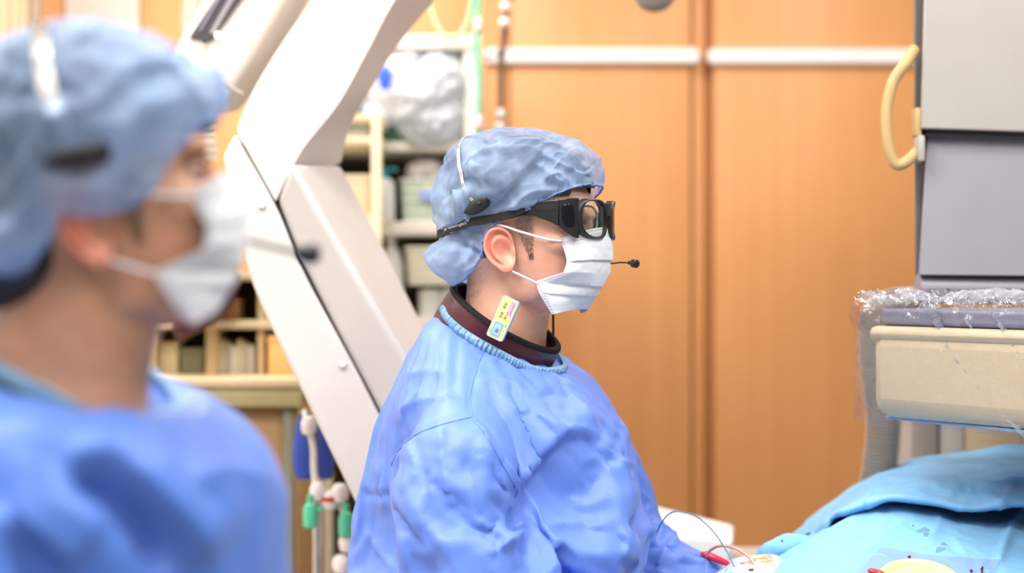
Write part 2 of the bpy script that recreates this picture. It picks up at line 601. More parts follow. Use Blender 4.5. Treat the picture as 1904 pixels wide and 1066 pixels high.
# mask cloth: embossed stitch dashes placed by the mask's own UV
def mask_mat():
    m = bpy.data.materials.new('mask_cloth'); m.use_nodes = True
    nt = m.node_tree; N = nt.nodes; Lk = nt.links; b = N['Principled BSDF']; out = N['Material Output']
    a = N.new('ShaderNodeVertexColor'); a.layer_name = 'stitch'
    tc = N.new('ShaderNodeTexCoord')
    v = N.new('ShaderNodeTexVoronoi'); v.inputs['Scale'].default_value = 500; v.inputs['Randomness'].default_value = .0
    Lk.new(tc.outputs['Object'], v.inputs[0])
    b.inputs['Base Color'].default_value = (.80, .84, .90, 1)
    b.inputs['Roughness'].default_value = .7
    b.inputs['Sheen Weight'].default_value = .2
    mx = N.new('ShaderNodeMix'); mx.data_type = 'RGBA'
    mx.inputs[6].default_value = (.89, .92, .97, 1); mx.inputs[7].default_value = (.50, .45, .49, 1)
    Lk.new(a.outputs[0], mx.inputs[0]); Lk.new(mx.outputs[2], b.inputs['Base Color'])
    bp = N.new('ShaderNodeBump'); bp.inputs['Strength'].default_value = .12; bp.inputs['Distance'].default_value = .0005
    Lk.new(v.outputs['Distance'], bp.inputs['Height']); Lk.new(bp.outputs[0], b.inputs['Normal'])
    tr = N.new('ShaderNodeBsdfTranslucent'); Lk.new(mx.outputs[2], tr.inputs[0])
    ms = N.new('ShaderNodeMixShader'); ms.inputs[0].default_value = .2
    Lk.new(b.outputs[0], ms.inputs[1]); Lk.new(tr.outputs[0], ms.inputs[2]); Lk.new(ms.outputs[0], out.inputs[0])
    return m


M_mask = mask_mat()
M_loop = mat('mask_loop', (.82, .81, .82), .8)

# ------------------------------------------------------------------ room shell
WALLY = 4.6
XL, XR, YB = -2.9, 2.6, -1.6


def struct(name, mb, m, **k):
    o = mb.build(name, m, **k)
    o['kind'] = 'structure'
    return o


struct('floor', MB().box(((XL + XR) / 2, (WALLY + YB) / 2, -.05), (XR - XL, WALLY - YB, .1)), M_floor, smooth=False)
ceil = struct('ceiling', MB().box(((XL + XR) / 2, (WALLY + YB) / 2, CEIL + .05), (XR - XL, WALLY - YB, .1)), M_ceil, smooth=False)
M_lamp = mat('light_diffuser', (.9, .9, .88), .5, emit=((1, .97, .93), 3.0))
for (x, y, p) in PANELS:
    MB().box((x, y, CEIL - .008), (.62, 1.24, .014), .004).build('light_diffuser', M_lamp, ceil)
wall = struct('wall_back', MB().box(((XL + XR) / 2, WALLY + .06, CEIL / 2), (XR - XL, .1, CEIL)), M_woodgap, smooth=False)
struct('wall_left', MB().box((XL - .05, (WALLY + YB) / 2, CEIL / 2), (.1, WALLY - YB, CEIL)), mat('pale_wall', (.8, .72, .62), .7), smooth=False)


def wx(px, Y=WALLY): return (px - 952) / FPX * Y
def wz(py, Y=WALLY): return CAMZ - (py - 533) / FPX * Y


for a, b, back in ((-1060, -200, 0), (-195, 128, 0), (264, 640, 0), (643, 944, 0), (948, 1283, 0), (1287, 1309, .018), (1326, 1760, 0), (1764, 2300, 0)):
    xa, xb = wx(a), wx(b)
    MB().box(((xa + xb) / 2, WALLY - .004 + back, CEIL / 2), (xb - xa, .03, CEIL - .02), .004).build('wood_panel', M_wood, wall)
# white protective rails with rounded ends
def rail(a, b, y0, y1, h):
    p, q = P(a, (y0 + y1) / 2 - h / 2, WALLY - .02), P(b, (y0 + y1) / 2 + h / 2, WALLY - .02)
    hh = (p.z - q.z) / 2
    n = 10
    out = []
    for cx, st in ((q.x - hh * .5, -90), (p.x + hh * .5, 90)):
        for k in range(n + 1):
            t = math.radians(st + 180 * k / n)
            out.append((cx + hh * .5 * math.cos(t), (p.z + q.z) / 2 + hh * math.sin(t)))
    G = np.array([[(x, y, z) for x, z in out] for y in (WALLY - .045, WALLY)])
    MB().grid(G, cv=True, cap0=True, cap1=True).build('wall_rail', M_strip, wall, bevel=.006, smooth=False)
rail(900, 1299, 105, 106, 27)
rail(1315, 1760, 106, 107, 27)

# window with pale blind (upper left)
blind = thing('window_1', None, None, P(196, 300, WALLY - .02))
blind['kind'] = 'structure'
MB().box(((wx(130) + wx(262)) / 2, WALLY - .02, 2.1), (wx(262) - wx(130), .03, 1.6), .004).build('window_frame', mat('blind_pale', (.9, .84, .78), .6), blind)  # flat pale backing behind the slats
for i in range(14):
    x = wx(135 + i * 9.3)
    MB().box((x, WALLY - .045, 2.1), (.010, .016, 1.5), .002).build('blind_slat', mat('blind_slat', (.88, .8, .72), .6), blind)

# ------------------------------------------------------------------ people
def frame(origin, yaw, pitch=0.0):
    c, s = math.cos(yaw), math.sin(yaw)
    Fv = np.array([c, -s, 0]); Lv = np.array([s, c, 0]); Uv = np.array([0, 0, 1.])
    O = np.array(origin)
    cp, sp = math.cos(pitch), math.sin(pitch)
    def to(V):
        V = np.atleast_2d(np.asarray(V, float)) / 1000.
        f, l, z = V[:, 0], V[:, 1], V[:, 2]
        f, z = f * cp - z * sp, z * cp + f * sp
        return O + f[:, None] * Fv + l[:, None] * Lv + z[:, None] * Uv
    return to


def superring(a, b, n, e=2.3, c=(0, 0)):
    th = np.linspace(0, 2 * math.pi, n, endpoint=False)
    ct, st = np.cos(th), np.sin(th)
    return np.stack([c[0] + a * np.sign(ct) * np.abs(ct) ** (2 / e), c[1] + b * np.sign(st) * np.abs(st) ** (2 / e)], 1)


def ball_l(mb, c, r, sub=3):
    mb.ball(c, r, sub)


def rotp(V, a):
    V = np.array(V, float); c, s = math.cos(a), math.sin(a)
    return np.stack([V[:, 0] * c - V[:, 2] * s, V[:, 1], V[:, 2] * c + V[:, 0] * s], 1)


def ear_mesh(side):
    out = np.array([(13, 20), (8, 30), (-2, 35), (-14, 32), (-22, 20), (-23.5, 4), (-18, -11), (-9, -22), (-1, -29), (7, -29), (12, -22), (14, -12), (15, -2), (14, 9)], float)
    n, m = 44, 18
    ol = catmull(out, n, True)
    cen = np.array([0., 0.])
    def h(a, b, r):
        back = smooth01((6 - a) / 12)
        low = smooth01((b + 24) / 12)
        top = smooth01((b - 5) / 20)
        k = np.maximum(back, top) * low
        helix = 4.6 * np.exp(-((r - .9) / .10) ** 2) * k
        groove = -3.4 * np.exp(-((r - .72) / .09) ** 2) * k
        anti = 3.2 * np.exp(-((r - .53) / .12) ** 2) * back * low
        dx, dy = (a - 5) / 9, (b + 3) / 12
        conch = -9.0 * np.exp(-(dx * dx + dy * dy))
        trag = 4.0 * np.exp(-(((a - 13) / 4.5) ** 2 + ((b + 2) / 6) ** 2))
        lobe = 2.0 * np.exp(-((b + 23) / 9) ** 2)
        return helix + groove + anti + conch + trag + lobe + (14 - a) * .42
    G = []
    for k, rr in enumerate(np.linspace(0.02, 1, m)):
        a = cen[0] + (ol[:, 0] - cen[0]) * rr; b = cen[1] + (ol[:, 1] - cen[1]) * rr
        G.append(np.stack([a, (78 + h(a, b, rr)), b], 1))
    edge = G[-1]
    G.append(edge + np.array([0, -2.5, 0]))
    for rr in (.9, .6, .3, .02):
        a = ol[:, 0] * rr; b = ol[:, 1] * rr
        G.append(np.stack([a, 76 - 5 + (14 - a) * .42 - 2 * (1 - rr), b], 1))
    G = np.array(G)
    # lean the ear back a little
    a, b = G[..., 0].copy(), G[..., 2].copy()
    t = math.radians(6)
    G[..., 0] = a * math.cos(t) - b * math.sin(t); G[..., 2] = b * math.cos(t) + a * math.sin(t)
    G[..., 1] *= side
    mb = MB().grid(G, cv=True, cap0=True, cap1=True)
    F = mb.F if side > 0 else [f[::-1] for f in mb.F]
    return np.array(mb.V), F


def head_mesh(pitch, nf=0):
    """head and neck in head coordinates (mm): f forward, l left, z up, origin between the ears"""
    mb = MB()
    mb.ball((0, 0, 58), (100, 77, 86), 4)
    rows = [(70, 100, -60, 69), (50, 105, -60, 70), (36, 105, -58, 69), (24, 99, -55, 68), (8, 96, -50, 68), (-10, 94, -45, 66), (-30, 91, -36, 62),
            (-48, 88, -26, 57), (-66, 80, -12, 50), (-80, 69, 2, 40), (-89, 54, 14, 28)]
    G = []
    for z, fr, bk, hw in rows:
        r = superring((fr - bk) / 2, hw, 48, 2.4, ((fr + bk) / 2, 0))
        G.append(np.concatenate([r, np.full((48, 1), z)], 1))
    mb.grid(np.array(G)[::-1], cv=True, cap0=True, cap1=True)
    for s in (-1, 1):
        mb.ball((66, s * 46, 4), (30, 20, 20), 3)      # cheekbone
        mb.ball((14, s * 46, -48), (34, 13, 26), 3)     # jaw angle
        mb.ball((90, s * 34, 45), (17, 24, 9), 3)       # brow
        mb.ball((94, s * 12, -8), (10, 8, 8), 3)        # nostril wing
    mb.ball((98, 0, -8), (16, 10, 9), 3)              # nose tip
    mb.tube([(96, 0, 28), (101, 0, 14), (106, 0, -4)], [8, 8, 8], 14)
    mb.ball((85, 0, -46), (11, 22, 10), 3)             # lips
    V = rotp(mb.V, pitch); F = mb.F
    mb = MB().add(V, F)
    # neck
    G = []
    for z, c, a, b in ((-5, -30, 58, 56), (-50, -30, 60, 58), (-85, -33, 61, 60), (-120, -40, 62, 62), (-150, -46, 66, 70), (-180, -50, 72, 95), (-205, -55, 80, 140), (-230, -60, 85, 165), (-290, -60, 90, 165)):
        r = superring(a + nf * .3, b, 48, 2.1, (c + nf, 0))
        G.append(np.concatenate([r, np.full((48, 1), z)], 1))
    mb.grid(np.array(G)[::-1], cv=True, cap0=True, cap1=True)
    V, F = remesh(np.array(mb.V) / 1000., mb.F, .0024, 9)
    V = V * 1000.
    # eye sockets
    for s in (-1, 1):
        c = rotp([(97, s * 33, 24)], pitch)[0]
        d = np.linalg.norm((V - c) / np.array([24, 19, 11]), axis=1)
        V[:, 0] -= 7 * np.exp(-d ** 2)
    for s in (-1, 1):
        eV, eF = ear_mesh(s)
        b = len(V)
        V = np.concatenate([V, eV]); F = list(F) + [tuple(i + b for i in f) for f in eF]
    return V, F


def strands(spots, dirs, lens, rad):
    """short hairs as thin tapering slivers; spots/dirs (n,3) in metres"""
    mb = MB()
    for p, d, L in zip(spots, dirs, lens):
        d = np.array(d); d = d / np.linalg.norm(d)
        a = np.cross(d, (.3, .5, .8)); a /= np.linalg.norm(a); b = np.cross(d, a)
        p = np.array(p)
        mb.add([p + a * rad, p - a * .5 * rad + b * .87 * rad, p - a * .5 * rad - b * .87 * rad, p + d * L], [(0, 1, 3), (1, 2, 3), (2, 0, 3)])
    return mb


def skin_colour(me, hl, base, pitch):
    """hl = head coordinates in mm for each vertex"""
    n = len(hl)
    C = np.tile(np.array(base), (n, 1))
    f, l, z = hl[:, 0], np.abs(hl[:, 1]), hl[:, 2]
    ear = smooth01((l - 74) / 8) * (np.abs(z) < 40) * (f > -35) * (f < 25)
    C = C * (1 - ear[:, None] * .75) + np.array([.74, .235, .17]) * ear[:, None] * .75
    cheek = np.exp(-(((f - 60) / 30) ** 2 + ((z + 20) / 26) ** 2)) * .35
    C = C * (1 - cheek[:, None]) + np.array([.68, .30, .22]) * cheek[:, None]
    # hair roots in front of the ear and at the nape
    nape = smooth01((-48 - f) / 25) * smooth01((z + 75) / 35) * (l < 74) * .8
    C = C * (1 - nape[:, None]) + np.array([.13, .095, .075]) * nape[:, None]
    burn = np.exp(-(((f - 35 + (z + 7) * .21) / (4 + np.maximum(0, z + 7) * .24)) ** 4)) * smooth01((z + 10) / 40) * (l > 40) * (l < 73.5) * .5
    C = C * (1 - burn[:, None]) + np.array([.12, .085, .07]) * burn[:, None]
    at = me.color_attributes.new('tint', 'FLOAT_COLOR', 'POINT')
    at.data.foreach_set('color', np.concatenate([C, np.ones((n, 1))], 1).ravel())


RIM_MAIN = [(105, 0, 93), (99, -38, 92), (74, -68, 79), (32, -80, 57), (-5, -86, 42), (-26, -88, 23), (-33, -86, -6), (-62, -72, -36), (-100, -40, -48), (-112, 0, -50)]
RIM_NEAR = [(100, 0, 100), (94, -38, 94), (68, -72, 68), (37, -82, 24), (6, -86, 12), (-22, -90, 6), (-34, -88, -12), (-52, -74, -32), (-84, -44, -40), (-98, 0, -42)]


def cap_mesh(rim, seed, env, bag, strap, na=300, nt=110):
    """bouffant cap in head coordinates"""
    half = np.array(rim, float)
    full = np.concatenate([half, (half[1:-1] * np.array([1, -1, 1]))[::-1]])
    R = catmull(full, na, True)
    cf, cz, A_f, A_b, Bl, Cz = env
    C = np.array([cf, 0, cz])
    d = R - C
    az = np.arctan2(d[:, 1] / Bl, d[:, 0] / A_f)
    e0 = np.arctan2(d[:, 2] / Cz, np.hypot(d[:, 0] / np.where(d[:, 0] > 0, A_f, A_b), d[:, 1] / Bl))
    t = np.linspace(0, 1, nt)
    rs = np.random.RandomState(seed)
    ph = rs.rand(8) * 6.28
    G = np.zeros((nt, na, 3))
    for k, tk in enumerate(t):
        es = e0 - .10 + (math.pi / 2 - e0 + .10) * tk
        ce, se = np.cos(es), np.sin(es)
        # boxier than an ellipsoid
        sx = np.sign(ce) * np.abs(ce) ** .82; sz = np.sign(se) * np.abs(se) ** .88
        ca, sa = np.cos(az), np.sin(az)
        p = np.stack([C[0] + np.where(ca > 0, A_f, A_b) * sx * np.sign(ca) * np.abs(ca) ** .95, Bl * sx * np.sign(sa) * np.abs(sa) ** .92, C[2] + Cz * sz], 1)
        # bag hanging at the nape, pinched by the strap
        back = smooth01((-ca - .1) / .6)
        bz = (p[:, 2] - bag[1]) / bag[2]
        push = back * bag[0] * np.exp(-bz ** 2)
        if strap is not None:
            zs = strap[0] + (p[:, 0] + 120) * strap[1]
            push -= back * strap[2] * np.exp(-((p[:, 2] - zs) / 9) ** 2)
        hor = np.stack([ca, sa, np.zeros(na)], 1)
        p = p + hor * push[:, None]
        w = smooth01(tk / .16)
        q = R * (1 - w) + p * w
        # gathers run up from the elastic
        g = (np.sin(az * 34 + ph[0] + 2.2 * np.sin(az * 5 + ph[1])) * .9 + np.sin(az * 57 + ph[2] + 1.5 * np.sin(az * 9 + ph[3])) * .6)
        am = 2.1 * np.exp(-tk / .16) * smooth01(tk / .03 + .25)
        out = q - C; out /= np.linalg.norm(out, axis=1, keepdims=True)
        q = q + out * (g * am)[:, None]
        Q = q / 38. + seed
        warp = np.stack([gnoise(Q * .8 + 5), gnoise(Q * .8 + 9), gnoise(Q * .8 + 13)], 1)
        rd = ridged(Q * np.array([1, 1, .55]) * .9 + warp * .9, 2)
        q = q + out * ((rd * 5.0 - 1.8) * smooth01(tk / .2))[:, None]
        G[k] = q
    mb = MB().grid(G, cv=True, cap1=True)
    return np.array(mb.V), mb.F, R


def mask_grid(pitch, nu=150, nv=84):
    rows = np.array([  # fe, le, ze, ff, zf
        (77, 63, 18, 119, 34), (82, 62, 2, 121, 13), (86, 62, -14, 121, -9), (81, 62, -29, 117, -30),
        (39, 63, -41, 111, -47), (46, 61, -60, 101, -62), (60, 52, -87, 84, -80)], float)
    # piecewise so that the bottom flares out below the last pleat
    v = np.linspace(0, 1, nv)
    top = catmull(rows[:4], 60); bot = catmull(rows[4:], 40)
    full = np.concatenate([top, bot])
    idx = np.linspace(0, len(full) - 1, nv)
    i0 = np.floor(idx).astype(int); i1 = np.minimum(i0 + 1, len(full) - 1); fr = (idx - i0)[:, None]
    Rw = full[i0] * (1 - fr) + full[i1] * fr
    u = np.linspace(-1, 1, nu)
    th = (1 - np.abs(u)) * math.pi / 2
    G = np.zeros((nv, nu, 3)); S = np.zeros((nv, nu))
    for k in range(nv):
        fe, le, ze, ff, zf = Rw[k]
        s, c = np.sin(th), np.cos(th)
        f = fe + (ff - fe) * s ** .95
        l = np.sign(u) * le * c ** .9
        z = ze + (zf - ze) * s ** 1.2
        # pleats: each lower layer steps inward from the one above
        vv = v[k]
        p = 0
        for pv, am in ((.40, 3.2), (.60, 3.6), (.78, 2.5)):
            dv = vv - (pv + .02 * s)
            p += -am * (dv > 0) * np.exp(-dv / .10) * smooth01(s * 2.2)
        p += 1.1 * gnoise(np.stack([f / 16, l / 16, z / 11], 1)) * smooth01(s * 3)
        dirv = np.stack([s, np.sign(u) * c, np.zeros(nu)], 1)
        G[k] = np.stack([f, l, z], 1) + dirv * p[:, None]
        # stitch dashes
        ue = (1 - np.abs(u)) * 95      # mm from side edge, roughly
        ve = vv * 122                  # mm from top edge
        st = np.zeros(nu)
        for q in (3.0, 9.5, 13):
            st += (abs(ve - q) < .75) * (np.mod(ue, 3.4) < 2.0)
        for q in (2.5, 4.6, 6.7):
            st += (np.abs(ue - q) < .6) * (np.mod(ve, 3.4) < 1.7) * (ve < 64)
            st += (np.abs(ue - q - 1) < .6) * (np.mod(ve, 3.4) < 1.7) * (ve > 72)
        S[k] = np.minimum(st, 1)
    return G, S


def make_mask(to, pitch, parent, bvh=None):
    G, S = mask_grid(pitch, nu=260, nv=140)
    if pitch:
        G = rotp(G.reshape(-1, 3), pitch).reshape(G.shape)
    mb = MB().grid(G)
    me = mesh(to(mb.V), mb.F, 'face_mask')
    at = me.color_attributes.new('stitch', 'FLOAT_COLOR', 'POINT')
    c = np.repeat(S.reshape(-1, 1), 4, 1); c[:, 3] = 1
    at.data.foreach_set('color', c.ravel())
    o = add_obj('face_mask', me, M_mask, parent)
    sm = o.modifiers.new('solid', 'SOLIDIFY'); sm.thickness = .0012; sm.offset = 1
    for s in (-1, 1):
        for pts in ([(79, 63, 14), (60, 70, 17), (25, 79, 27), (2, 85, 35), (-10, 84, 36), (-17, 79, 24)],
                    [(43, 63, -44), (28, 70, -36), (12, 76, -28), (-2, 78, -22), (-12, 77, -10)]):
            q = catmull(pts, 40) * np.array([1, s, 1])
            if pitch: q = rotp(q, pitch)
            MB().tube(to(q), .0016, 8).build('ear_loop', M_loop, o)
    return o


def capsule_hand(base, dirv, up, side, grip=.6):
    """gloved hand: palm and five bent fingers, one surface"""
    d = np.array(dirv, float); d /= np.linalg.norm(d)
    u = np.array(up, float); u -= d * u.dot(d); u /= np.linalg.norm(u)
    s = np.cross(d, u) * side
    B = np.array(base, float)
    mb = MB()
    loc = lambda a, b, c: B + (d * a + s * b + u * c) / 1000.
    G = []
    for a, w, h in ((-30, 27, 20), (0, 30, 19), (30, 40, 17), (60, 44, 15), (86, 42, 13)):
        r = superring(w, h, 20, 2.6)
        G.append([loc(a, p[0], p[1]) for p in r])
    mb.grid(np.array(G)[::-1], cv=True, cap0=True, cap1=True)
    for b, L, r in ((31, 70, 8.6), (11, 80, 9), (-11, 74, 8.8), (-30, 58, 8)):
        p = [(78, b, 0)]; ang = -.2
        for q in (.45, .32, .23):
            ang -= grip * .55
            a0, b0, c0 = p[-1]
            p.append((a0 + L * q * math.cos(ang), b0 * 1.0, c0 + L * q * math.sin(ang)))
        mb.tube([loc(*k) for k in catmull(p, 12)], np.linspace(r, r * .8, 12) / 1000, 12)
        mb.ball(loc(*p[-1]), r * .8 / 1000, 2)
    p = [(20, 34, -4), (45, 54, -14), (68, 58, -26), (84, 52, -36)]
    mb.tube([loc(*k) for k in catmull(p, 12)], np.linspace(11, 8, 12) / 1000, 12)
    mb.ball(loc(*p[-1]), .008, 2)
    return remesh(mb.V, mb.F, .003, 4)


def rings_gown(rings, theta, n=96):
    """rings: (cx px, cy px, half px, lateral mm, tilt deg, depth)"""
    c, s = math.cos(theta), math.sin(theta)
    G = []
    for cx, cy, half, B, tilt, Y in rings:
        sc = Y / FPX
        hx = half * sc; b = B / 1000.
        a = math.sqrt(max(hx * hx - (b * s) ** 2, .002)) / c
        r = superring(a, b, n, 2.25)
        C0 = Pn(cx, cy, Y)
        tl = math.tan(math.radians(tilt))
        x = r[:, 0] * c + r[:, 1] * s; y = -r[:, 0] * s + r[:, 1] * c
        z = -r[:, 0] * tl
        G.append(np.stack([C0[0] + x, C0[1] + y, C0[2] + z], 1))
    return np.array(G)


def shell_from_rings(rings, theta, dense=None):
    R = np.array(rings, float)
    R = catmull(R, dense) if dense else R
    return rings_gown(R, theta)


def gown_wrinkle(V, N, sc=9.0, amp=6.0, seed=0, aniso=(1, 1, .55)):
    Q = V * sc * np.array(aniso) + seed
    w = np.stack([gnoise(Q * .7 + 3), gnoise(Q * .7 + 7), gnoise(Q * .7 + 11)], 1)
    big = ridged(Q + w * 1.1, 2)
    fine = ridged(Q * 2.6 + w * 1.5 + 31, 1)
    return (big * amp + fine * amp * .28 - amp * .3) / 1000.


# ================= standing doctor with glasses (in focus)
O1 = Pn(982, 470, 2.43)
YAW1 = math.radians(25)
PIT1 = math.radians(8)
to1 = frame(O1, YAW1)
doc = thing('person', 'masked person in blue gown and cap wearing black wraparound glasses and maroon collar', 'person', (O1[0] - .06, O1[1] + .06, 0))
hV, hF = head_mesh(PIT1)
body = MB().add(to1(hV), hF)
nhead = len(hV)
BX, BY = doc.location.x, doc.location.y
# trunk, hips and legs carry the figure down to the floor
G = [np.concatenate([superring(a, b, 32, 2.3, (BX - .01, BY)), np.full((32, 1), z)], 1) for z, a, b in
     ((1.30, .12, .17), (1.2, .13, .17), (1.05, .125, .16), (.95, .13, .165), (.86, .135, .175), (.8, .10, .15))]
body.grid(np.array(G)[::-1], cv=True, cap0=True, cap1=True)
for s in (-1, 1):
    body.tube(catmull([(BX - .01, BY + s * .09, .88), (BX, BY + s * .10, .62), (BX, BY + s * .10, .46), (BX - .02, BY + s * .105, .3), (BX - .02, BY + s * .105, .06)], 24),
              np.interp(np.linspace(0, 1, 24), [0, .3, .5, .68, 1], [.09, .08, .058, .058, .04]), 20)
ARM_N = [(872, 772, 2.36), (850, 850, 2.275), (846, 950, 2.245), (850, 1050, 2.235), (880, 1128, 2.235), (975, 1152, 2.225), (1100, 1158, 2.22), (1215, 1150, 2.22)]
ARM_F = [(1050, 770, 2.64), (1105, 870, 2.70), (1140, 985, 2.70), (1170, 1040, 2.66), (1255, 1075, 2.60), (1340, 1105, 2.55)]
for A in (ARM_N, ARM_F):
    p = catmull([Pn(*q) for q in A], 30)
    body.tube(p, np.linspace(.052, .03, 30), 16)
handsV = []
for A, sd in ((ARM_N, 1), (ARM_F, -1)):
    e, d = Pn(*A[-1]), Pn(*A[-1]) - Pn(*A[-2])
    hv, hf = capsule_hand(e + d / np.linalg.norm(d) * .03, d, (0, 0, 1), sd)
    handsV.append((hv, hf))
me = mesh(body.V, body.F, 'body')
hl = np.full((len(body.V), 3), (0, 0, -500.)); hl[:nhead] = hV
skin_colour(me, hl, (.77, .445, .32), PIT1)
add_obj('body', me, M_skin, doc)
for hv, hf in handsV:
    MB().add(hv, hf).build('glove', M_glove, doc)
for s in (-1, 1):
    MB().box((BX + .05, BY + s * .105, .05), (.27, .095, .1), .035, seg=4).build('shoe', M_shoe, doc)
    MB().tube(catmull([(BX - .01, BY + s * .09, .88), (BX, BY + s * .10, .62), (BX, BY + s * .10, .46), (BX - .02, BY + s * .105, .1)], 20), np.linspace(.1, .075, 20), 18).build('trouser_leg', M_scrub, doc)
bvh1 = BVHTree.FromPolygons([Vector(v) for v in hV], hF)

# hair volume under the cap, sideburn, nape and brow hairs
def make_hair(to, parent, bvh, pitch, seed, nape_low):
    mb = MB().ball((-9, 0, 64), (110, 86, 103), 4)
    V = rotp(mb.V, pitch)
    V = V + .0
    n = gnoise(V / 9. + seed)
    d = V - np.array([0, 0, 55]); d /= np.linalg.norm(d, axis=1, keepdims=True)
    V = V + d * n[:, None] * 2.5
    # keep the face and ear region clear of hair
    keep = ~((V[:, 0] > -32) & (V[:, 2] < 56 + np.maximum(V[:, 0] - 20, 0) * .35)) & (V[:, 2] > -10)
    idx = {}; nv = []
    for i, k in enumerate(keep):
        if k: idx[i] = len(nv); nv.append(V[i])
    F = [tuple(idx[j] for j in f) for f in mb.F if all(j in idx for j in f)]
    o = MB().add(to(nv), F).build('hair', M_hair, parent)
    rs = np.random.RandomState(seed)
    sp, di, le = [], [], []
    for _ in range(1700):
        z = rs.uniform(-10, 58); f = 35 - (z + 7) * .21 + rs.uniform(-1, 1) * (3.5 + max(0, z + 7) * .22)
        s = -1 if rs.rand() < .7 else 1
        h = bvh.ray_cast(Vector((f, s * 140, z)), Vector((0, -s, 0)))
        if h[0] is None or abs(h[0][1]) > 73: continue
        sp.append(h[0]); di.append((-.25 + rs.normal() * .15, s * .28, -1)); le.append(rs.uniform(2.5, 5.5) / 1000)
    for _ in range(900):
        z = rs.uniform(nape_low, 0); f = rs.uniform(-90, -45)
        s = -1 if rs.rand() < .7 else 1
        h = bvh.ray_cast(Vector((f, s * 140, z)), Vector((0, -s, 0)))
        if h[0] is None: continue
        sp.append(h[0]); di.append((-.4 + rs.normal() * .2, s * .2, -1)); le.append(rs.uniform(2, 5) / 1000)
    for s in (-1, 1):
        for _ in range(420):
            u = rs.rand()
            l = s * (10 + 44 * u); z0 = 42 + 6 * math.sin(u * 2.6) + rs.normal() * 2.2
            q = rotp([(140, l, z0 - 3)], pitch)[0]
            h = bvh.ray_cast(Vector((150, l, q[2])), Vector((-1, 0, 0)))
            if h[0] is None: continue
            sp.append(h[0]); di.append((.25, s * 1, .12 + rs.normal() * .2)); le.append(rs.uniform(5, 9) / 1000)
    c = to([(0, 0, 0)])[0]
    S = to(np.array(sp))
    D = to(np.array(di) * 1000) - c
    st = strands(S, D, le, .00008)
    h2 = st.build('short_hair', M_hair, o, smooth=False); h2['kind'] = 'stuff'
    return o


hair1 = make_hair(to1, doc, bvh1, 0, 11, -62)
# loose strands in front of the cap edge
mbs = MB()
for a, b, c in (((60, -71, 76), (66, -73, 62), (72, -72, 52)), ((70, -68, 74), (69, -71, 66), (66, -73, 58)), ((44, -76, 66), (36, -79, 58), (30, -80, 50)), ((55, -73, 72), (46, -77, 64), (40, -79, 58))):
    mbs.tube(to1(catmull([a, b, c], 8)), [.0006] * 7 + [.0002], 5)
mbs.build('loose_hair', M_hair, hair1)


def eyes(to, pitch, parent):
    for s in (-1, 1):
        c = rotp([(83, s * 32, 25)], pitch)[0]
        e = MB().ball(to([c])[0], .012, 3).build('eye', mat('eye_white', (.75, .72, .7), .15), parent)
        MB().ball(to([c + np.array([7, s * .5, 0])])[0], .0062, 3).build('iris', mat('iris', (.03, .017, .01), .1), e)
        for up in (1, -1):
            th = np.linspace(-1.25, 1.25, 24); ph = np.linspace(.12 if up > 0 else .22, 1.45, 10)
            G = []
            for q in ph:
                r = 13.2
                G.append(np.stack([c[0] + r * np.cos(q) * np.cos(th), c[1] + r * np.cos(q) * np.sin(th) * 1.12, c[2] + up * r * np.sin(q) * 1.0 + np.zeros(24)], 1))
            mb = MB().grid(np.array(G))
            m2 = mesh(to(mb.V), mb.F, 'eyelid')
            at = m2.color_attributes.new('tint', 'FLOAT_COLOR', 'POINT')
            at.data.foreach_set('color', np.tile([.62, .32, .22, 1], len(mb.V)))
            add_obj('eyelid', m2, M_skin, e)
        sp, di = [], []
        for th in np.linspace(-1.15, 1.15, 36):
            sp.append(c + np.array([13.3 * math.cos(th), 13.3 * math.sin(th) * 1.12, 2.8])); di.append((1, math.sin(th), .25))
        o0 = to([(0, 0, 0)])[0]
        strands(to(sp), to(np.array(di) * 1000.) - o0, [.006] * 36, .0003).build('eyelash', M_hair, e, smooth=False)


eyes(to1, PIT1, doc)

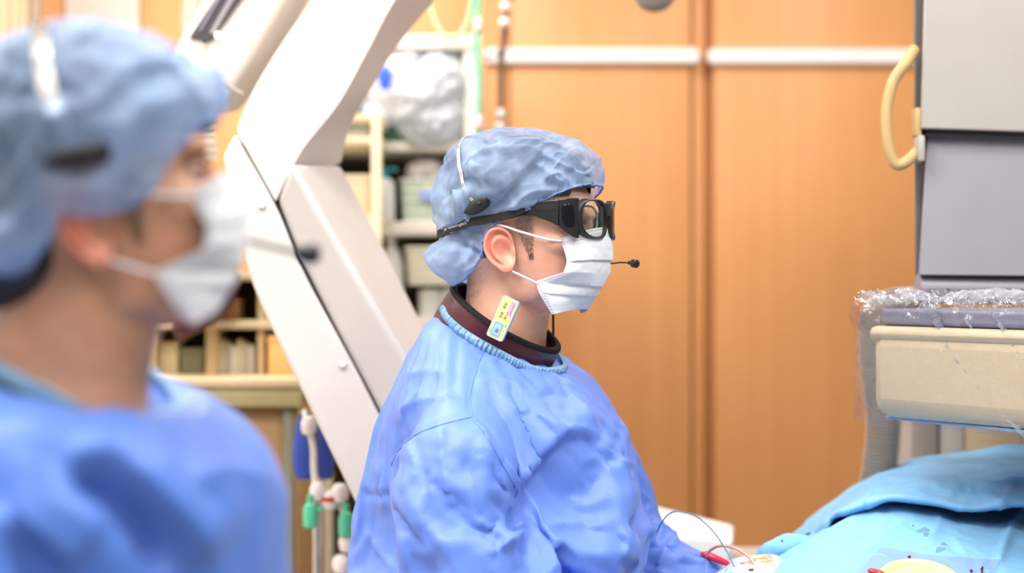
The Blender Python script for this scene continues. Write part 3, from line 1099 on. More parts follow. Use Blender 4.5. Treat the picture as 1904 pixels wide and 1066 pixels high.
# cap
def make_cap(to, rim, seed, env, bag, strap, specs, parent, m, shrink=-.12, res=(124, 50), frames=11):
    na, nt = res
    V, F, R = cap_mesh(rim, seed, env, bag, strap, na, nt)
    pin = np.zeros(len(V)); pin[:na] = 1; pin[na:2 * na] = .4
    if strap is not None:
        back = (V[:, 0] < 10) & (np.abs(V[:, 2] - (strap[0] + (V[:, 0] + 120) * strap[1])) < 6)
        pin = np.maximum(pin, back * .9)
    hb = MB().ball((-9, 0, 64), (113, 89, 106), 3)
    hb.ball((-40, 0, 0), (58, 68, 60), 3)
    V = to(V)
    V = drape_sim(V, F, to(hb.V), hb.F, pin, shrink, frames, .2, mass=.1, jitter=.001, dist=.002, quality=4)
    V, F = subdivide(V, F)
    N = normals(V, F)
    if N[len(N) // 2].dot(V[len(N) // 2] - V.mean(0)) < 0: N = -N
    V = V + N * crease(V, N, specs)[:, None]
    o = MB().add(V, F).build('surgical_cap', m, parent, sharp=0)
    # gathered cloth lies double in its folds: how many layers at each point
    D = crease(V, N, [(c[0], c[1], c[2] * 2.2, 1000.) + tuple(c[4:]) for c in specs if c[0] == 'sharp'])
    hz = (V - to([(0, 0, 0)])[0])
    Q = V * 26 + seed
    w = np.stack([gnoise(Q * .5 + 3), gnoise(Q * .5 + 7), gnoise(Q * .5 + 11)], 1)
    lay = np.clip(.12 + .6 * D + .32 * smooth01((ridged(Q * np.array([1, 1, .42]) + w * 1.3, 2) - .2) / .8) + .5 * smooth01((.03 - hz[:, 2]) / .05) , 0, 1)
    rimd = np.min(np.linalg.norm(V[:, None, :] - to(R)[None, ::3, :], axis=2), axis=1)
    lay = np.clip(lay + .7 * np.exp(-rimd / .012), 0, 1)
    at = o.data.color_attributes.new('layers', 'FLOAT_COLOR', 'POINT')
    at.data.foreach_set('color', np.repeat(lay[:, None], 4, 1).ravel())
    # gathered elastic hem
    n = len(R)
    hem = to(R)
    k = np.arange(n)
    c0 = hem.mean(0)
    out = hem - c0; out /= np.linalg.norm(out, axis=1, keepdims=True)
    hem = hem + out * (.0012 * np.sin(k * 1.9) + .0008 * np.sin(k * 3.1))[:, None]
    MB().tube(hem, .0013, 8, closed=True).build('elastic_hem', M_capband, o)
    return o


CAP1 = [('step', [(893, 405), (925, 372), (962, 335), (1000, 296), (1012, 262)], 5, -7, 60),
        ('sharp', [(1000, 296), (1022, 322), (1052, 345)], 7, 5), ('sharp', [(1012, 330), (1040, 322), (1062, 345)], 6, 4),
        ('sharp', [(995, 275), (1035, 300), (1070, 318)], 7, 4), ('sharp', [(1050, 262), (1080, 290), (1104, 335)], 8, 4),
        ('sharp', [(940, 395), (985, 360), (1040, 352)], 8, 5), ('sharp', [(915, 395), (960, 385), (1010, 375)], 7, 4),
        ('sharp', [(838, 330), (852, 375), (848, 425)], 8, 6), ('sharp', [(872, 330), (868, 375), (876, 425)], 6, 5),
        ('sharp', [(826, 350), (830, 390), (838, 432)], 6, 4), ('sharp', [(882, 280), (872, 320), (862, 350)], 6, 4),
        ('sharp', [(850, 450), (838, 480), (820, 500)], 8, 4), ('sharp', [(880, 445), (872, 480), (840, 505)], 7, 5),
        ('sharp', [(800, 500), (845, 512), (890, 490)], 6, 5), ('groove', [(862, 455), (885, 468), (895, 480)], 6, -4),
        ('sharp', [(930, 250), (925, 290), (905, 330)], 7, 3)]
CAP1 = [(c[0], c[1], c[2] * .75, c[3] * 1.5) + tuple(c[4:]) for c in CAP1]
cap1 = make_cap(to1, RIM_MAIN, 21, (-15, 66, 124, 121, 95, 111), (42, -16, 26), (24, .26, 6), CAP1, doc, M_cap)

make_mask(to1, 0, doc)

# gown
TH1 = math.radians(28)
RG1 = [(937, 632, 103, 84, 30, 2.45), (930, 645, 136, 122, 20, 2.46), (935, 676, 160, 162, 12, 2.465), (936, 715, 190, 184, 7, 2.47), (937, 760, 216, 190, 3, 2.47),
       (937, 810, 232, 186, 1, 2.47), (935, 860, 246, 180, 0, 2.47), (932, 910, 246, 178, 0, 2.47), (931, 960, 248, 178, 0, 2.47), (930, 1010, 247, 180, 0, 2.47), (930, 1066, 246, 184, 0, 2.47), (930, 1130, 246, 190, 0, 2.47), (930, 1200, 248, 200, 0, 2.47)]
mb = MB().grid(shell_from_rings(RG1, TH1, 60)[::-1], cv=True, cap0=True, cap1=True)
def sleeve(mb, A, radii, n=60):
    p = catmull([Pn(*q) for q in A], n)
    r = np.interp(np.linspace(0, 1, n), np.linspace(0, 1, len(radii)), radii)
    mb.tube(p, r, 40)
sleeve(mb, ARM_N, [.055, .078, .082, .084, .080, .068, .058, .048])
sleeve(mb, ARM_F, [.065, .078, .082, .080, .060, .045])
gV, gF = remesh(mb.V, mb.F, .009, 3)
gN = normals(gV, gF)
gpin = np.maximum(smooth01((gV[:, 2] - 1.405) / .03), smooth01((1.03 - gV[:, 2]) / .04))
gV = drape_sim(gV, gF, gV - gN * .014, gF, gpin, -.13, 20, .6)
gV, gF = subdivide(gV, gF)
gN = normals(gV, gF)
G1 = [('sharp', [(727, 870), (742, 838), (775, 808), (828, 788), (878, 776)], 3.5, -5),
      ('step', [(727, 870), (742, 838), (775, 808), (828, 788), (878, 776)], 3, 5, 45),
      ('sharp', [(878, 776), (905, 812), (935, 865), (965, 917)], 4, -6),
      ('step', [(880, 778), (905, 812), (935, 865), (965, 917)], 4, 9, 45), ('step', [(752, 1066), (736, 950), (728, 868)], 5, 9, 50),
      ('sharp', [(905, 632), (888, 680), (874, 735), (877, 776)], 2.5, -3),
      ('step', [(1110, 824), (1082, 814), (1048, 815), (1015, 842), (985, 880), (960, 925)], 5, 15, 70),
      ('sharp', [(880, 690), (930, 668), (985, 690), (1015, 730)], 7, 4), ('sharp', [(935, 660), (1000, 690), (1050, 735)], 8, 4),
      ('sharp', [(880, 720), (920, 705), (970, 722)], 7, 3.5), ('sharp', [(935, 735), (958, 768), (985, 760)], 6, 4), ('sharp', [(985, 765), (1030, 800), (1060, 812)], 8, 5),
      ('sharp', [(1040, 700), (1075, 760), (1100, 800)], 9, 4), ('sharp', [(1090, 800), (1140, 850), (1185, 870)], 12, 5),
      ('sharp', [(752, 700), (800, 690), (850, 705)], 8, 3), ('sharp', [(735, 770), (790, 745), (850, 745)], 9, 4), ('sharp', [(742, 795), (760, 755), (790, 720)], 9, 4),
      ('sharp', [(822, 800), (824, 860), (840, 940)], 10, 7), ('sharp', [(765, 830), (775, 870), (770, 900)], 7, 4), ('sharp', [(885, 800), (905, 870), (948, 950)], 9, 6),
      ('sharp', [(800, 850), (792, 930), (806, 1020)], 8, -4), ('sharp', [(862, 840), (882, 930), (900, 985)], 8, -4),
      ('step', [(925, 1030), (930, 1000), (950, 982), (968, 960)], 5, 12, 30), ('sharp', [(965, 985), (930, 1000), (925, 1030)], 6, -10),
      ('sharp', [(880, 960), (920, 990), (965, 1000)], 8, 7), ('sharp', [(905, 1030), (935, 1015), (968, 995)], 7, 6),
      ('sharp', [(672, 915), (700, 922), (736, 918)], 4, -5), ('sharp', [(680, 985), (715, 1035), (735, 1066)], 8, 5), ('sharp', [(700, 850), (712, 910), (720, 960)], 9, 5),
      ('sharp', [(1000, 985), (1060, 975), (1130, 985)], 9, 5), ('sharp', [(990, 1010), (1000, 1040), (1010, 1066)], 8, 5), ('sharp', [(1150, 985), (1165, 1010), (1155, 1040)], 7, 6), ('sharp', [(1170, 975), (1180, 1010), (1178, 1060)], 7, 6),
      ('sharp', [(1205, 960), (1225, 985), (1215, 1030)], 8, 7), ('sharp', [(1262, 1005), (1235, 1030), (1222, 1066)], 8, 8), ('sharp', [(1195, 985), (1240, 992), (1262, 1006)], 8, 8), ('sharp', [(1265, 1040), (1300, 1035), (1320, 1050)], 6, 7)]
D = crease(gV, gN, G1)
zz = gV[:, 2]
gV = gV + gN * (D * 1.25 + gown_wrinkle(gV, gN, 14, .5, 2.0) * smooth01((1.44 - gV[:, 2]) / .1))[:, None]
# open the neck hole inside the collar
def cut_neck(V, F, c, n, rad):
    d = (V - c) @ n
    q = (V - c) - d[:, None] * n
    kill = (np.linalg.norm(q, axis=1) < rad) & (d > -.03) & (d < .05)
    keep = ~kill
    idx = -np.ones(len(V), int); idx[keep] = np.arange(keep.sum())
    return V[keep], [tuple(idx[list(f)]) for f in F if keep[list(f)].all()]
gm = MB().add(gV, gF)
lowr = [(920, 1190, 262, 210, 0, 2.47), (920, 1500, 275, 225, 0, 2.47), (920, 1800, 290, 245, 0, 2.47), (920, 2050, 305, 260, 0, 2.47)]
LG = shell_from_rings(lowr, TH1, 30)
th = np.linspace(0, 2 * math.pi, LG.shape[1], endpoint=False)
LG = LG + (np.stack([np.cos(th), np.sin(th), 0 * th], 1)[None] * (np.sin(th * 9) * .012)[None, :, None]) * np.linspace(0, 1, LG.shape[0])[:, None, None]
gm.grid(LG[::-1], cv=True)
gown1 = gm.build('surgical_gown', M_gown, doc, sharp=0)
gbv = BVHTree.FromPolygons([Vector(v) for v in gV], gF)
def seam(pts, r=.0011):
    out = []
    for a, b in catmull(pts, 50):
        d = (P(a, b, 2.3) - Vector((0, 0, CAMZ))).normalized()
        h = gbv.ray_cast(Vector((0, 0, CAMZ)), d)
        if h[0] is not None: out.append(np.array(h[0] + h[1].normalized() * (.0004 if h[1].dot(d) < 0 else -.0004)))
    out = np.array(out)
    for _ in range(3):
        out[1:-1] = out[1:-1] * .5 + (out[:-2] + out[2:]) * .25
    MB().tube(out, r, 8).build('seam', M_gown, gown1)
seam([(728, 866), (742, 838), (775, 808), (828, 788), (878, 776)])
seam([(878, 776), (905, 812), (935, 865), (963, 914)])
seam([(905, 640), (888, 680), (874, 735), (878, 776)])

# pale ruffled neck binding
def neck_binding(ring, theta, parent, h=.011, t=.004, freq=70, mtl=None):
    R = rings_gown([ring], theta, 420)[0]
    c0 = R.mean(0); out = R - c0; out /= np.linalg.norm(out, axis=1, keepdims=True)
    n = len(R); k = np.arange(n) / n * 2 * math.pi
    w = .0011 * np.sin(k * freq + 2 * np.sin(k * 7)) + .0007 * np.sin(k * freq * 1.7)
    tl = math.radians(ring[4]); c, s = math.cos(theta), math.sin(theta)
    up = np.array([c * math.sin(tl), -s * math.sin(tl), math.cos(tl)])
    G = []
    for a, b in ((-.5, 0), (-.5, 1), (-.2, 1.25), (.2, 1.2), (.5, .9), (.5, 0)):
        G.append(R + up * (a * h) + out * (b * t + w[:, None] * (b > 0)) + up * (.0012 * np.sin(k * 5 + 1))[:, None])
    return MB().grid(np.array(G), cv=True).build('neck_binding', mtl or M_trim, parent)
neck_binding((937, 628, 104, 85, 30, 2.45), TH1, gown1, t=.0065, freq=104)

# maroon lead collar with black binding
def collar(to, parent, cz=-96, tilt=32, name='thyroid_collar', mtl=None):
    n = 120
    th = np.linspace(0, 2 * math.pi, n, endpoint=False)
    tl = math.radians(tilt); c, s = math.cos(tl), math.sin(tl)
    def ring(a, b, h):
        x = a * np.cos(th); y = b * np.sin(th)
        return np.stack([-34 + x * c + h * s, y, cz - x * s + h * c], 1)
    wob = 1.2 * np.sin(th * 6 + 1) + .8 * np.sin(th * 11)
    G = [ring(92 + wob, 81 + wob, -70), ring(93 + wob, 82 + wob, -40), ring(92 + wob, 81 + wob, -18), ring(91, 80, -6), ring(90, 79, 0), ring(84, 73, 0), ring(83, 72, -20), ring(82, 71, -60)]
    o = MB().grid(to(np.concatenate(G)).reshape(len(G), n, 3), cv=True).build(name, mtl or M_maroon, parent)
    Gb = [ring(91.5, 80.5, -5.5), ring(92.5, 81.5, -5), ring(92.5, 81.5, -1.5), ring(91, 80, .8), ring(87, 76, 2), ring(83, 72, 1), ring(82, 71, -7), ring(82.5, 71.5, -10)]
    MB().grid(to(np.concatenate(Gb)).reshape(len(Gb), n, 3), cv=True).build('collar_binding', M_piping, o)
    return o
col1 = collar(to1, doc, cz=-91)
tag(col1, 'maroon lead collar with black binding')
# frayed white tab of the collar fastening at the nape
mb = MB()
for k in range(5):
    G = [to1([(-122 - 3 * k + 2 * math.sin(u * 3), -18 + k * 4 + 3 * u, -62 - 34 * u + 2 * math.sin(u * 9 + k)) for u in np.linspace(0, 1, 12)])]
    G.append(G[0] + np.array([.006, -.004, .004])); G.append(G[0] + np.array([.010, -.002, .004]))
    mb.grid(np.array(G))
mb.build('collar_tab', mat('frayed_tab', (.72, .68, .65), .9), col1)

def smoothsecs(secs, n):
    S = np.array(secs)
    return np.stack([catmull(S[:, k], n) for k in range(4)], 1)

# ------------------------------------------------------------------ things worn by the focused doctor
def text_mesh(s, size, to3, mtl, name, parent, ext=.0002, align='CENTER', shear=0):
    """flat lettering mapped by to3(x, y, z) from text plane to the surface"""
    cu = bpy.data.curves.new('t', 'FONT')
    cu.body = s; cu.size = size; cu.align_x = align; cu.align_y = 'CENTER'; cu.extrude = ext; cu.shear = shear
    cu.resolution_u = 3
    o = bpy.data.objects.new('t', cu); COL.objects.link(o)
    dg = bpy.context.evaluated_depsgraph_get()
    me = bpy.data.meshes.new_from_object(o.evaluated_get(dg))
    bpy.data.objects.remove(o)
    for v in me.vertices:
        v.co = Vector(to3(v.co.x, v.co.y, v.co.z))
    me.materials.clear()
    return add_obj(name, me, mtl, parent, smooth=False)


bpy.context.view_layer.update()
def cap_bvh(o):
    me = o.data; mw = o.matrix_world
    return BVHTree.FromPolygons([mw @ v.co for v in me.vertices], [tuple(p.vertices) for p in me.polygons])
def lay_on(pts, to, bv, off, lim=.03):
    """move points (head coordinates, mm) onto the cap surface"""
    c = to([(0, 0, 0)])[0]
    C = Vector(to([(-10, 0, 45)])[0])
    R = np.array([to([(1000, 0, 0)])[0] - c, to([(0, 1000, 0)])[0] - c, to([(0, 0, 1000)])[0] - c])
    out = []
    for p in pts:
        w = Vector(to([p])[0]); d = (w - C).normalized()
        h = bv.ray_cast(C + d * .5, -d)
        q = w
        if h[0] is not None and (h[0] - w).length < lim:
            q = h[0] + d * off
        out.append(R @ (np.array(q) - c) * 1000.)
    return np.array(out)
cbv1 = cap_bvh(cap1)

# wraparound glasses worn over spectacles
gl = thing('eyeglasses', 'black wraparound protective glasses worn by the person in the maroon collar', 'glasses', to1([(110, 0, 50)])[0])
def gcurve(l):
    l = np.abs(np.asarray(l, float))
    return 122 - 17 * (l / 60) ** 2.2
zc = 49
tog = lambda V: to1(np.atleast_2d(np.asarray(V, float)) - np.array([0, 0, 4.]))
# rims: thick loop swept around each lens opening
for s in (-1, 1):
    n = 64
    th = np.linspace(0, 2 * math.pi, n, endpoint=False)
    def loop(rx, rz, off, e=2.6):
        ct, st = np.cos(th), np.sin(th)
        l = s * (34 + rx * np.sign(ct) * np.abs(ct) ** (2 / e))
        z = zc + rz * np.sign(st) * np.abs(st) ** (2 / e) + 2.0 * ct
        return np.stack([gcurve(l) + off, l, z], 1)
    G = np.array([loop(24.2, 24.4, -1), loop(24.5, 24.8, 2.0), loop(26.5, 26.2, 2.8), loop(28.8, 27.7, 1.2), loop(29.5, 28, -4), loop(29.5, 28, -9), loop(27, 26.5, -10), loop(25, 25, -4)])
    mb = MB().grid(tog(G.reshape(-1, 3)).reshape(G.shape), cu=True, cv=True)
    mb.build('lens_rim', M_black, gl, sharp=50)
    L = [loop(25 * k, 25 * k, .0) for k in (1, .75, .5, .25, .02)]
    L = np.array(L); L[..., 0] += (1 - np.array([1, .75, .5, .25, .02])[:, None] ** 2) * 1.5
    mb = MB().grid(tog(L.reshape(-1, 3)).reshape(L.shape), cv=True, cap1=True)
    lens = mb.build('lens', film_mat('coated_lens', (.95, .97, .95), gloss=.10, rough=.02, bump=(8, .02, .001)), gl)
    # spectacle rim worn underneath
    G2 = loop(19, 17.5, -9, 2.3)
    MB().tube(tog(G2), .0014, 8, closed=True).build('inner_spectacle_rim', mat('green_grey_rim', (.18, .26, .24), .3), gl)
    G3 = np.array([loop(19 * k, 17.5 * k, -9, 2.3) for k in (1, .5, .02)])
    MB().grid(tog(G3.reshape(-1, 3)).reshape(G3.shape), cv=True, cap1=True).build('inner_lens', film_mat('spectacle_lens', (.95, .98, .96), gloss=.10, rough=.02, bump=(8, .02, .001)), gl)
    # side shield flaring into the temple
    secs = []
    for f, l, z0, z1, t in ((104, 63, 22, 77, 5), (99, 68, 23, 77, 5), (92, 72.5, 28, 76, 4.5), (85, 75, 34, 75, 4), (81, 76.2, 37, 74, 3.5)):
        secs.append([(f, s * l, z0), (f, s * l, z1), (f - 1, s * (l - t), z1), (f - 1, s * (l - t), z0)])
    S = smoothsecs(secs, 18)
    MB().quadloft(tog(S.reshape(-1, 3)).reshape(S.shape)).build('side_shield', M_black, gl, bevel=.0016, sharp=60)
    pan = []
    for k, h in ((1, 0), (1, 1.2), (.9, 1.6), (.5, 1.6), (.05, 1.6)):
        rr = superring(8.2 * k, 15.5 * k, 40, 3.2)
        pan.append([(92 + q[0] - q[1] * .06, s * (np.interp(92 + q[0], [81, 85, 92, 99, 104], [76.2, 75, 72.5, 68, 63]) + h - .6), 53 + q[1] * (1 + .015 * q[0])) for q in rr])
    S = np.array(pan, float)
    MB().grid(tog(S.reshape(-1, 3)).reshape(S.shape), cv=True, cap1=True).build('shield_window', mat('dark_side_lens', (.004, .004, .005), .12), gl)
    secs = []
    for f, l, z0, z1, t in ((80.4, 77.0, 38, 74, 4), (70, 78.2, 43, 74, 4), (60, 79.6, 47, 73, 4), (46, 81.2, 52, 71, 3.6), (28, 83, 53, 66, 3.4), (5, 84, 48, 60, 3.2)):
        secs.append([(f, s * l, z0), (f, s * l, z1), (f, s * (l - t), z1), (f, s * (l - t), z0)])
    S = np.array(secs, float)
    tmp = MB().quadloft(tog(S.reshape(-1, 3)).reshape(S.shape)).build('temple', M_black, gl, bevel=.0014, sharp=60)
    if s < 0:
        # moulded lettering on the temple
        bs = np.array([[(76, -77.9, 60), (76, -77.9, 69.5), (76, -77, 69.5), (76, -77, 60)], [(50, -81.2, 60), (50, -81.2, 69.0), (50, -80.4, 69.0), (50, -80.4, 60)]])
        MB().quadloft(tog(bs.reshape(-1, 3)).reshape(bs.shape)).build('name_plate', mat('plate_black', (.02, .02, .021), .3), tmp)
        text_mesh('COCOONS', 5.8, lambda x, y, z: tog([(63 + x * .97, -79.75 + x * .127 - .2, 64.8 + y)])[0], mat('plate_letter', (.10, .10, .105), .35), 'lettering', tmp, ext=.15)
# bridge
br = np.array([[(gcurve(l) - 7 , l, zc + 5 - 4 * (1 - (l / 9) ** 2) * 0), (gcurve(l) - 7, l, zc + 24), (gcurve(l) + 2.5, l, zc + 23), (gcurve(l) + 2.5, l, zc + 4)] for l in (-9, -5, 0, 5, 9)], float)
MB().quadloft(tog(br.reshape(-1, 3)).reshape(br.shape)).build('bridge', M_black, gl, bevel=.0015)
for s in (-1, 1):
    MB().ball(tog([(108, s * 10, zc - 10)])[0], (.004, .004, .010), 2).build('nose_pad', M_black, gl)
# retainer strap around the back of the cap
ctl = [(34, -84, 57), (10, -90, 50), (-30, -97, 43), (-70, -94, 36), (-105, -72, 29), (-128, -38, 25), (-135, 0, 24)]
full = ctl + [(f, -l, z) for f, l, z in ctl[-2::-1]]
pth = catmull(full, 160)
laid = lay_on(pth, to1, cbv1, .001)
laid = np.where((np.abs(np.linspace(-1, 1, 160)) > .86)[:, None], pth, laid)
for _ in range(8):
    laid[1:-1] = laid[1:-1] * .5 + (laid[:-2] + laid[2:]) * .25
pth = laid
tan = np.gradient(pth, axis=0); tan /= np.linalg.norm(tan, axis=1, keepdims=True)
cen = pth - np.array([-20, 0, 40]); cen[:, 2] *= .15
outd = cen / np.linalg.norm(cen, axis=1, keepdims=True)
wd = np.cross(tan, outd); wd /= np.linalg.norm(wd, axis=1, keepdims=True)
wd *= np.sign(wd[:, 2:3])
c0 = to1([(0, 0, 0)])[0]
def vec1(v): return to1(np.asarray(v) * 1000.) - c0
k = np.abs(np.linspace(-1, 1, 160))
strap = MB().ribbon(to1(pth), vec1(wd), (.0115 - .004 * smooth01((k - .8) / .2)), vec1(outd), .0022).build('retainer_strap', mat('strap_webbing', (.012, .010, .010), .8, bump=(500, .5, .0008)), gl, bevel=.0006)
# woven lettering along the strap
seg = np.concatenate([[0], np.cumsum(np.linalg.norm(np.diff(pth, axis=0), axis=1))])
def strap_pt(x, y, z):
    s0 = x + 112
    i = np.array([np.interp(s0, seg, np.arange(160))])
    i0 = int(np.clip(math.floor(i[0]), 0, 158)); fr = i[0] - i0
    p = pth[i0] * (1 - fr) + pth[i0 + 1] * fr
    q = p + wd[i0] * y + outd[i0] * (2.6 + z)
    return to1([q])[0]
text_mesh('ress Technologies L', 6.4, lambda x, y, z: strap_pt(-x, y + .6, z), mat('strap_print', (.62, .58, .53), .7), 'lettering', strap, ext=.1)

# headset with steel band
def headset(to, label, band, pad, boom, mic, bv, width=.0055):
    pq = lay_on([pad[0]], to, bv, .003)[0]
    pad = (tuple(pq), pad[1], pad[2])
    t = thing('headset', label, 'headset', to([pad[0]])[0])
    c0 = to([(0, 0, 0)])[0]
    full = band + [(f, -l, z) for f, l, z in band[-2::-1]]
    p = lay_on(catmull(full, 90), to, bv, .0028)
    for _ in range(16):
        p[1:-1] = p[1:-1] * .5 + (p[:-2] + p[2:]) * .25
    p[:8] = np.linspace(np.array(pad[0]) - np.array([0, 0, 0]), p[8], 9)[:8]; p[-8:] = p[:8][::-1] * np.array([1, -1, 1])
    for _ in range(14):
        p[1:-1] = p[1:-1] * .5 + (p[:-2] + p[2:]) * .25
    tn = np.gradient(p, axis=0); tn /= np.linalg.norm(tn, axis=1, keepdims=True)
    od = p - np.array([-10, 0, 60]); od /= np.linalg.norm(od, axis=1, keepdims=True)
    w = np.cross(tn, od); w /= np.linalg.norm(w, axis=1, keepdims=True)
    v = lambda a: to(np.asarray(a) * 1000.) - c0
    MB().ribbon(to(p), v(w), np.full(90, width), v(od), .0012).build('headband', M_steel, t, bevel=.0003)
    for s in (-1, 1):
        (f, l, z), sz, ang = pad
        ex = np.array([math.cos(ang), 0, math.sin(ang)]); ez = np.array([-math.sin(ang), 0, math.cos(ang)])
        G = []
        for u in np.linspace(-1, 1, 14):
            rr = superring(sz[2] * (1 - .35 * smooth01(-u)) * math.sqrt(max(.08, 1 - abs(u) ** 5)), sz[1], 16, 3)
            G.append([np.array([f, s * abs(l), z]) + ex * u * sz[0] + ez * q[0] + np.array([0, 1, 0]) * q[1] for q in rr])
        G = np.array(G)
        pd = MB().grid(to(G.reshape(-1, 3)).reshape(G.shape), cv=True, cap0=True, cap1=True).build('temple_pad', M_black, t)
        q = np.array([f, s * (abs(l) + sz[1]), z]) + ex * sz[0] * .35
        MB().ball(to([q])[0], .0032, 2).build('pivot', M_blackm, pd)
    bp = catmull(boom, 40)
    MB().tube(to(bp), .0012 if mic[2] else .0024, 8).build('boom', M_black, t)
    a, b = np.array(mic[0], float), np.array(mic[1], float)
    dd = (b - a) / np.linalg.norm(b - a)
    L = np.linalg.norm(b - a)
    prof = [(0, 1.4), (.05, 2.6), (.3, 2.8), (.34, 2.2), (.42, 2.2), (.46, 5.0), (.55, 6.0), (.95, 6.0), (1.0, 5.0)] if mic[2] else [(0, 3), (.1, 6), (.35, 9), (.7, 9.4), (.92, 7), (1, 3)]
    path = [a + dd * L * q for q, r in prof]
    MB().tube(to(np.array(path)), np.array([r for q, r in prof]) / 1000., 18).build('microphone', M_black, t)
    return t


hs1 = headset(to1, 'thin steel headband headset over the cap of the person in glasses', [(-33, -99, 66), (-47, -97, 88), (-64, -86, 120), (-76, -52, 148), (-80, 0, 160)],
        ((-30, -98, 62), (20, 6, 10), math.radians(28)),
        [(-30, 95, 60), (20, 92, 20), (80, 80, -12), (122, 54, -14), (138, 40, -15)], ((137, 41, -14.5), (153, 32, -16.5), True), cbv1)
# headset cable hanging behind the jaw on the far side
MB().tube(to1(catmull([(20, 88, 40), (8, 82, -20), (5, 78, -70), (6, 76, -120), (4, 82, -150)], 30)), .0018, 8).build('cable', M_black, hs1)

# dosimeter badge tucked into the collar
bd = thing('dosimeter_badge', 'yellow and blue dosimeter badge tucked into the maroon collar', 'badge', P(938, 595, 2.345))
BO = Pn(935.5, 593, 2.347)
# badge axes: long axis leans right, short axis, facing the camera side
ang = math.radians(66)
bu = np.array([math.cos(ang), -.10, math.sin(ang)]); bu /= np.linalg.norm(bu)
bs = np.array([math.sin(ang), -.20, -math.cos(ang)]); bs -= bu * bs.dot(bu); bs /= np.linalg.norm(bs)
bn = np.cross(bs, bu); bn *= -1 if bn[1] > 0 else 1
def bpt(a, b, c):
    """a along length, b across, c out of the face; mm"""
    return BO + (bu * a + bs * b + bn * c) / 1000.
def plate(aw, bw, c0, c1, ca=0, cb=0, corner=3.5, n=6):
    out = []
    for sa, sb, st in ((1, 1, 0), (-1, 1, 90), (-1, -1, 180), (1, -1, 270)):
        for q in range(n + 1):
            t = math.radians(st + 90 * q / n)
            out.append((ca + sa * (aw - corner) + corner * math.cos(t), cb + sb * (bw - corner) + corner * math.sin(t)))
    return np.array([[bpt(a, b, c) for a, b in out] for c in (c0, c1)])
body_b = MB().grid(plate(30.5, 12.8, -4, 3, corner=4), cv=True, cap0=True, cap1=True).build('badge_case', mat('badge_blue', (.24, .46, .82), .35), bd, bevel=.0008, sharp=40)
lab = MB().grid(plate(29.6, 11.6, 3.0, 3.15, corner=3.4), cv=True, cap0=True, cap1=True).build('badge_label', mat('badge_yellow', (.76, .68, .27), .45), bd, smooth=False)
MB().grid(plate(10.5, 3.6, 3.15, 3.22, ca=17.0, cb=5.6, corner=.4, n=1), cv=True, cap0=True, cap1=True).build('pink_field', mat('badge_pink', (.80, .38, .60), .5), lab, smooth=False)
MB().grid(plate(10.5, 6.8, 3.15, 3.5, ca=-16.5, cb=-1.2, corner=.6, n=1), cv=True, cap0=True, cap1=True).build('window_frame', mat('badge_blue'), lab, smooth=False, bevel=.0002)
MB().grid(plate(7.5, 4.4, 3.5, 3.56, ca=-16.5, cb=-1.2, corner=.3, n=1), cv=True, cap0=True, cap1=True).build('window_recess', mat('badge_pale', (.36, .55, .82), .4), lab, smooth=False)
MB().grid(plate(2.8, 2.4, 3.56, 3.8, ca=-18, cb=-.6, corner=.3, n=1), cv=True, cap0=True, cap1=True).build('detector_chip', mat('badge_chip', (.22, .23, .25), .4), lab, smooth=False)
tt = np.linspace(0, 2 * math.pi, 40, endpoint=False)
MB().tube(np.array([bpt(2.2 + 3.4 * math.cos(t), 3.0 + 3.4 * math.sin(t), 3.25) for t in tt]), .00025, 6, closed=True).build('orange_ring', mat('badge_orange', (.85, .48, .10), .5), lab)
M_ink = mat('badge_ink', (.10, .11, .09), .6)
M_inkb = mat('badge_ink_blue', (.22, .34, .62), .6)
def btext(s, size, a, b, c=3.26, m=None):
    # the print reads along the badge's long axis
    text_mesh(s, size, lambda x, y, z: bpt(a + x, b - y, c + z), m or M_ink, 'printed_text', lab, ext=.02)
btext('高橋　勇樹', 4.6, 11.0, -3.6)
btext('04/01-04/30', 3.4, 17.0, 7.2, 3.3)
btext('頭', 4.2, 2.2, 3.0)
btext('28', 3.2, -8, 8.4)
btext('▲', 2, -15, 8.6)
def strokes(a0, a1, b, h, m):
    x = a0
    rs = np.random.RandomState(int(abs(a0 * 10)))
    while x < a1:
        w = rs.uniform(.25, .7)
        MB().grid(plate(w / 2, h / 2 * rs.uniform(.6, 1), 3.2, 3.27, ca=x, cb=b, corner=.02, n=1), cv=True, cap0=True, cap1=True).build('fine_print', m, lab, smooth=False)
        x += w + rs.uniform(.3, .6)
strokes(-3, 9, -9.2, 1.1, mat('faint_ink', (.45, .42, .22), .6))
strokes(-2, 9, 9.4, 1.3, M_inkb)
strokes(-24, -17, -9.6, 1.4, M_ink)
strokes(6, 12, 3.4, 1.8, M_ink)
strokes(-24, -17, 8.8, .9, mat('faint_ink'))

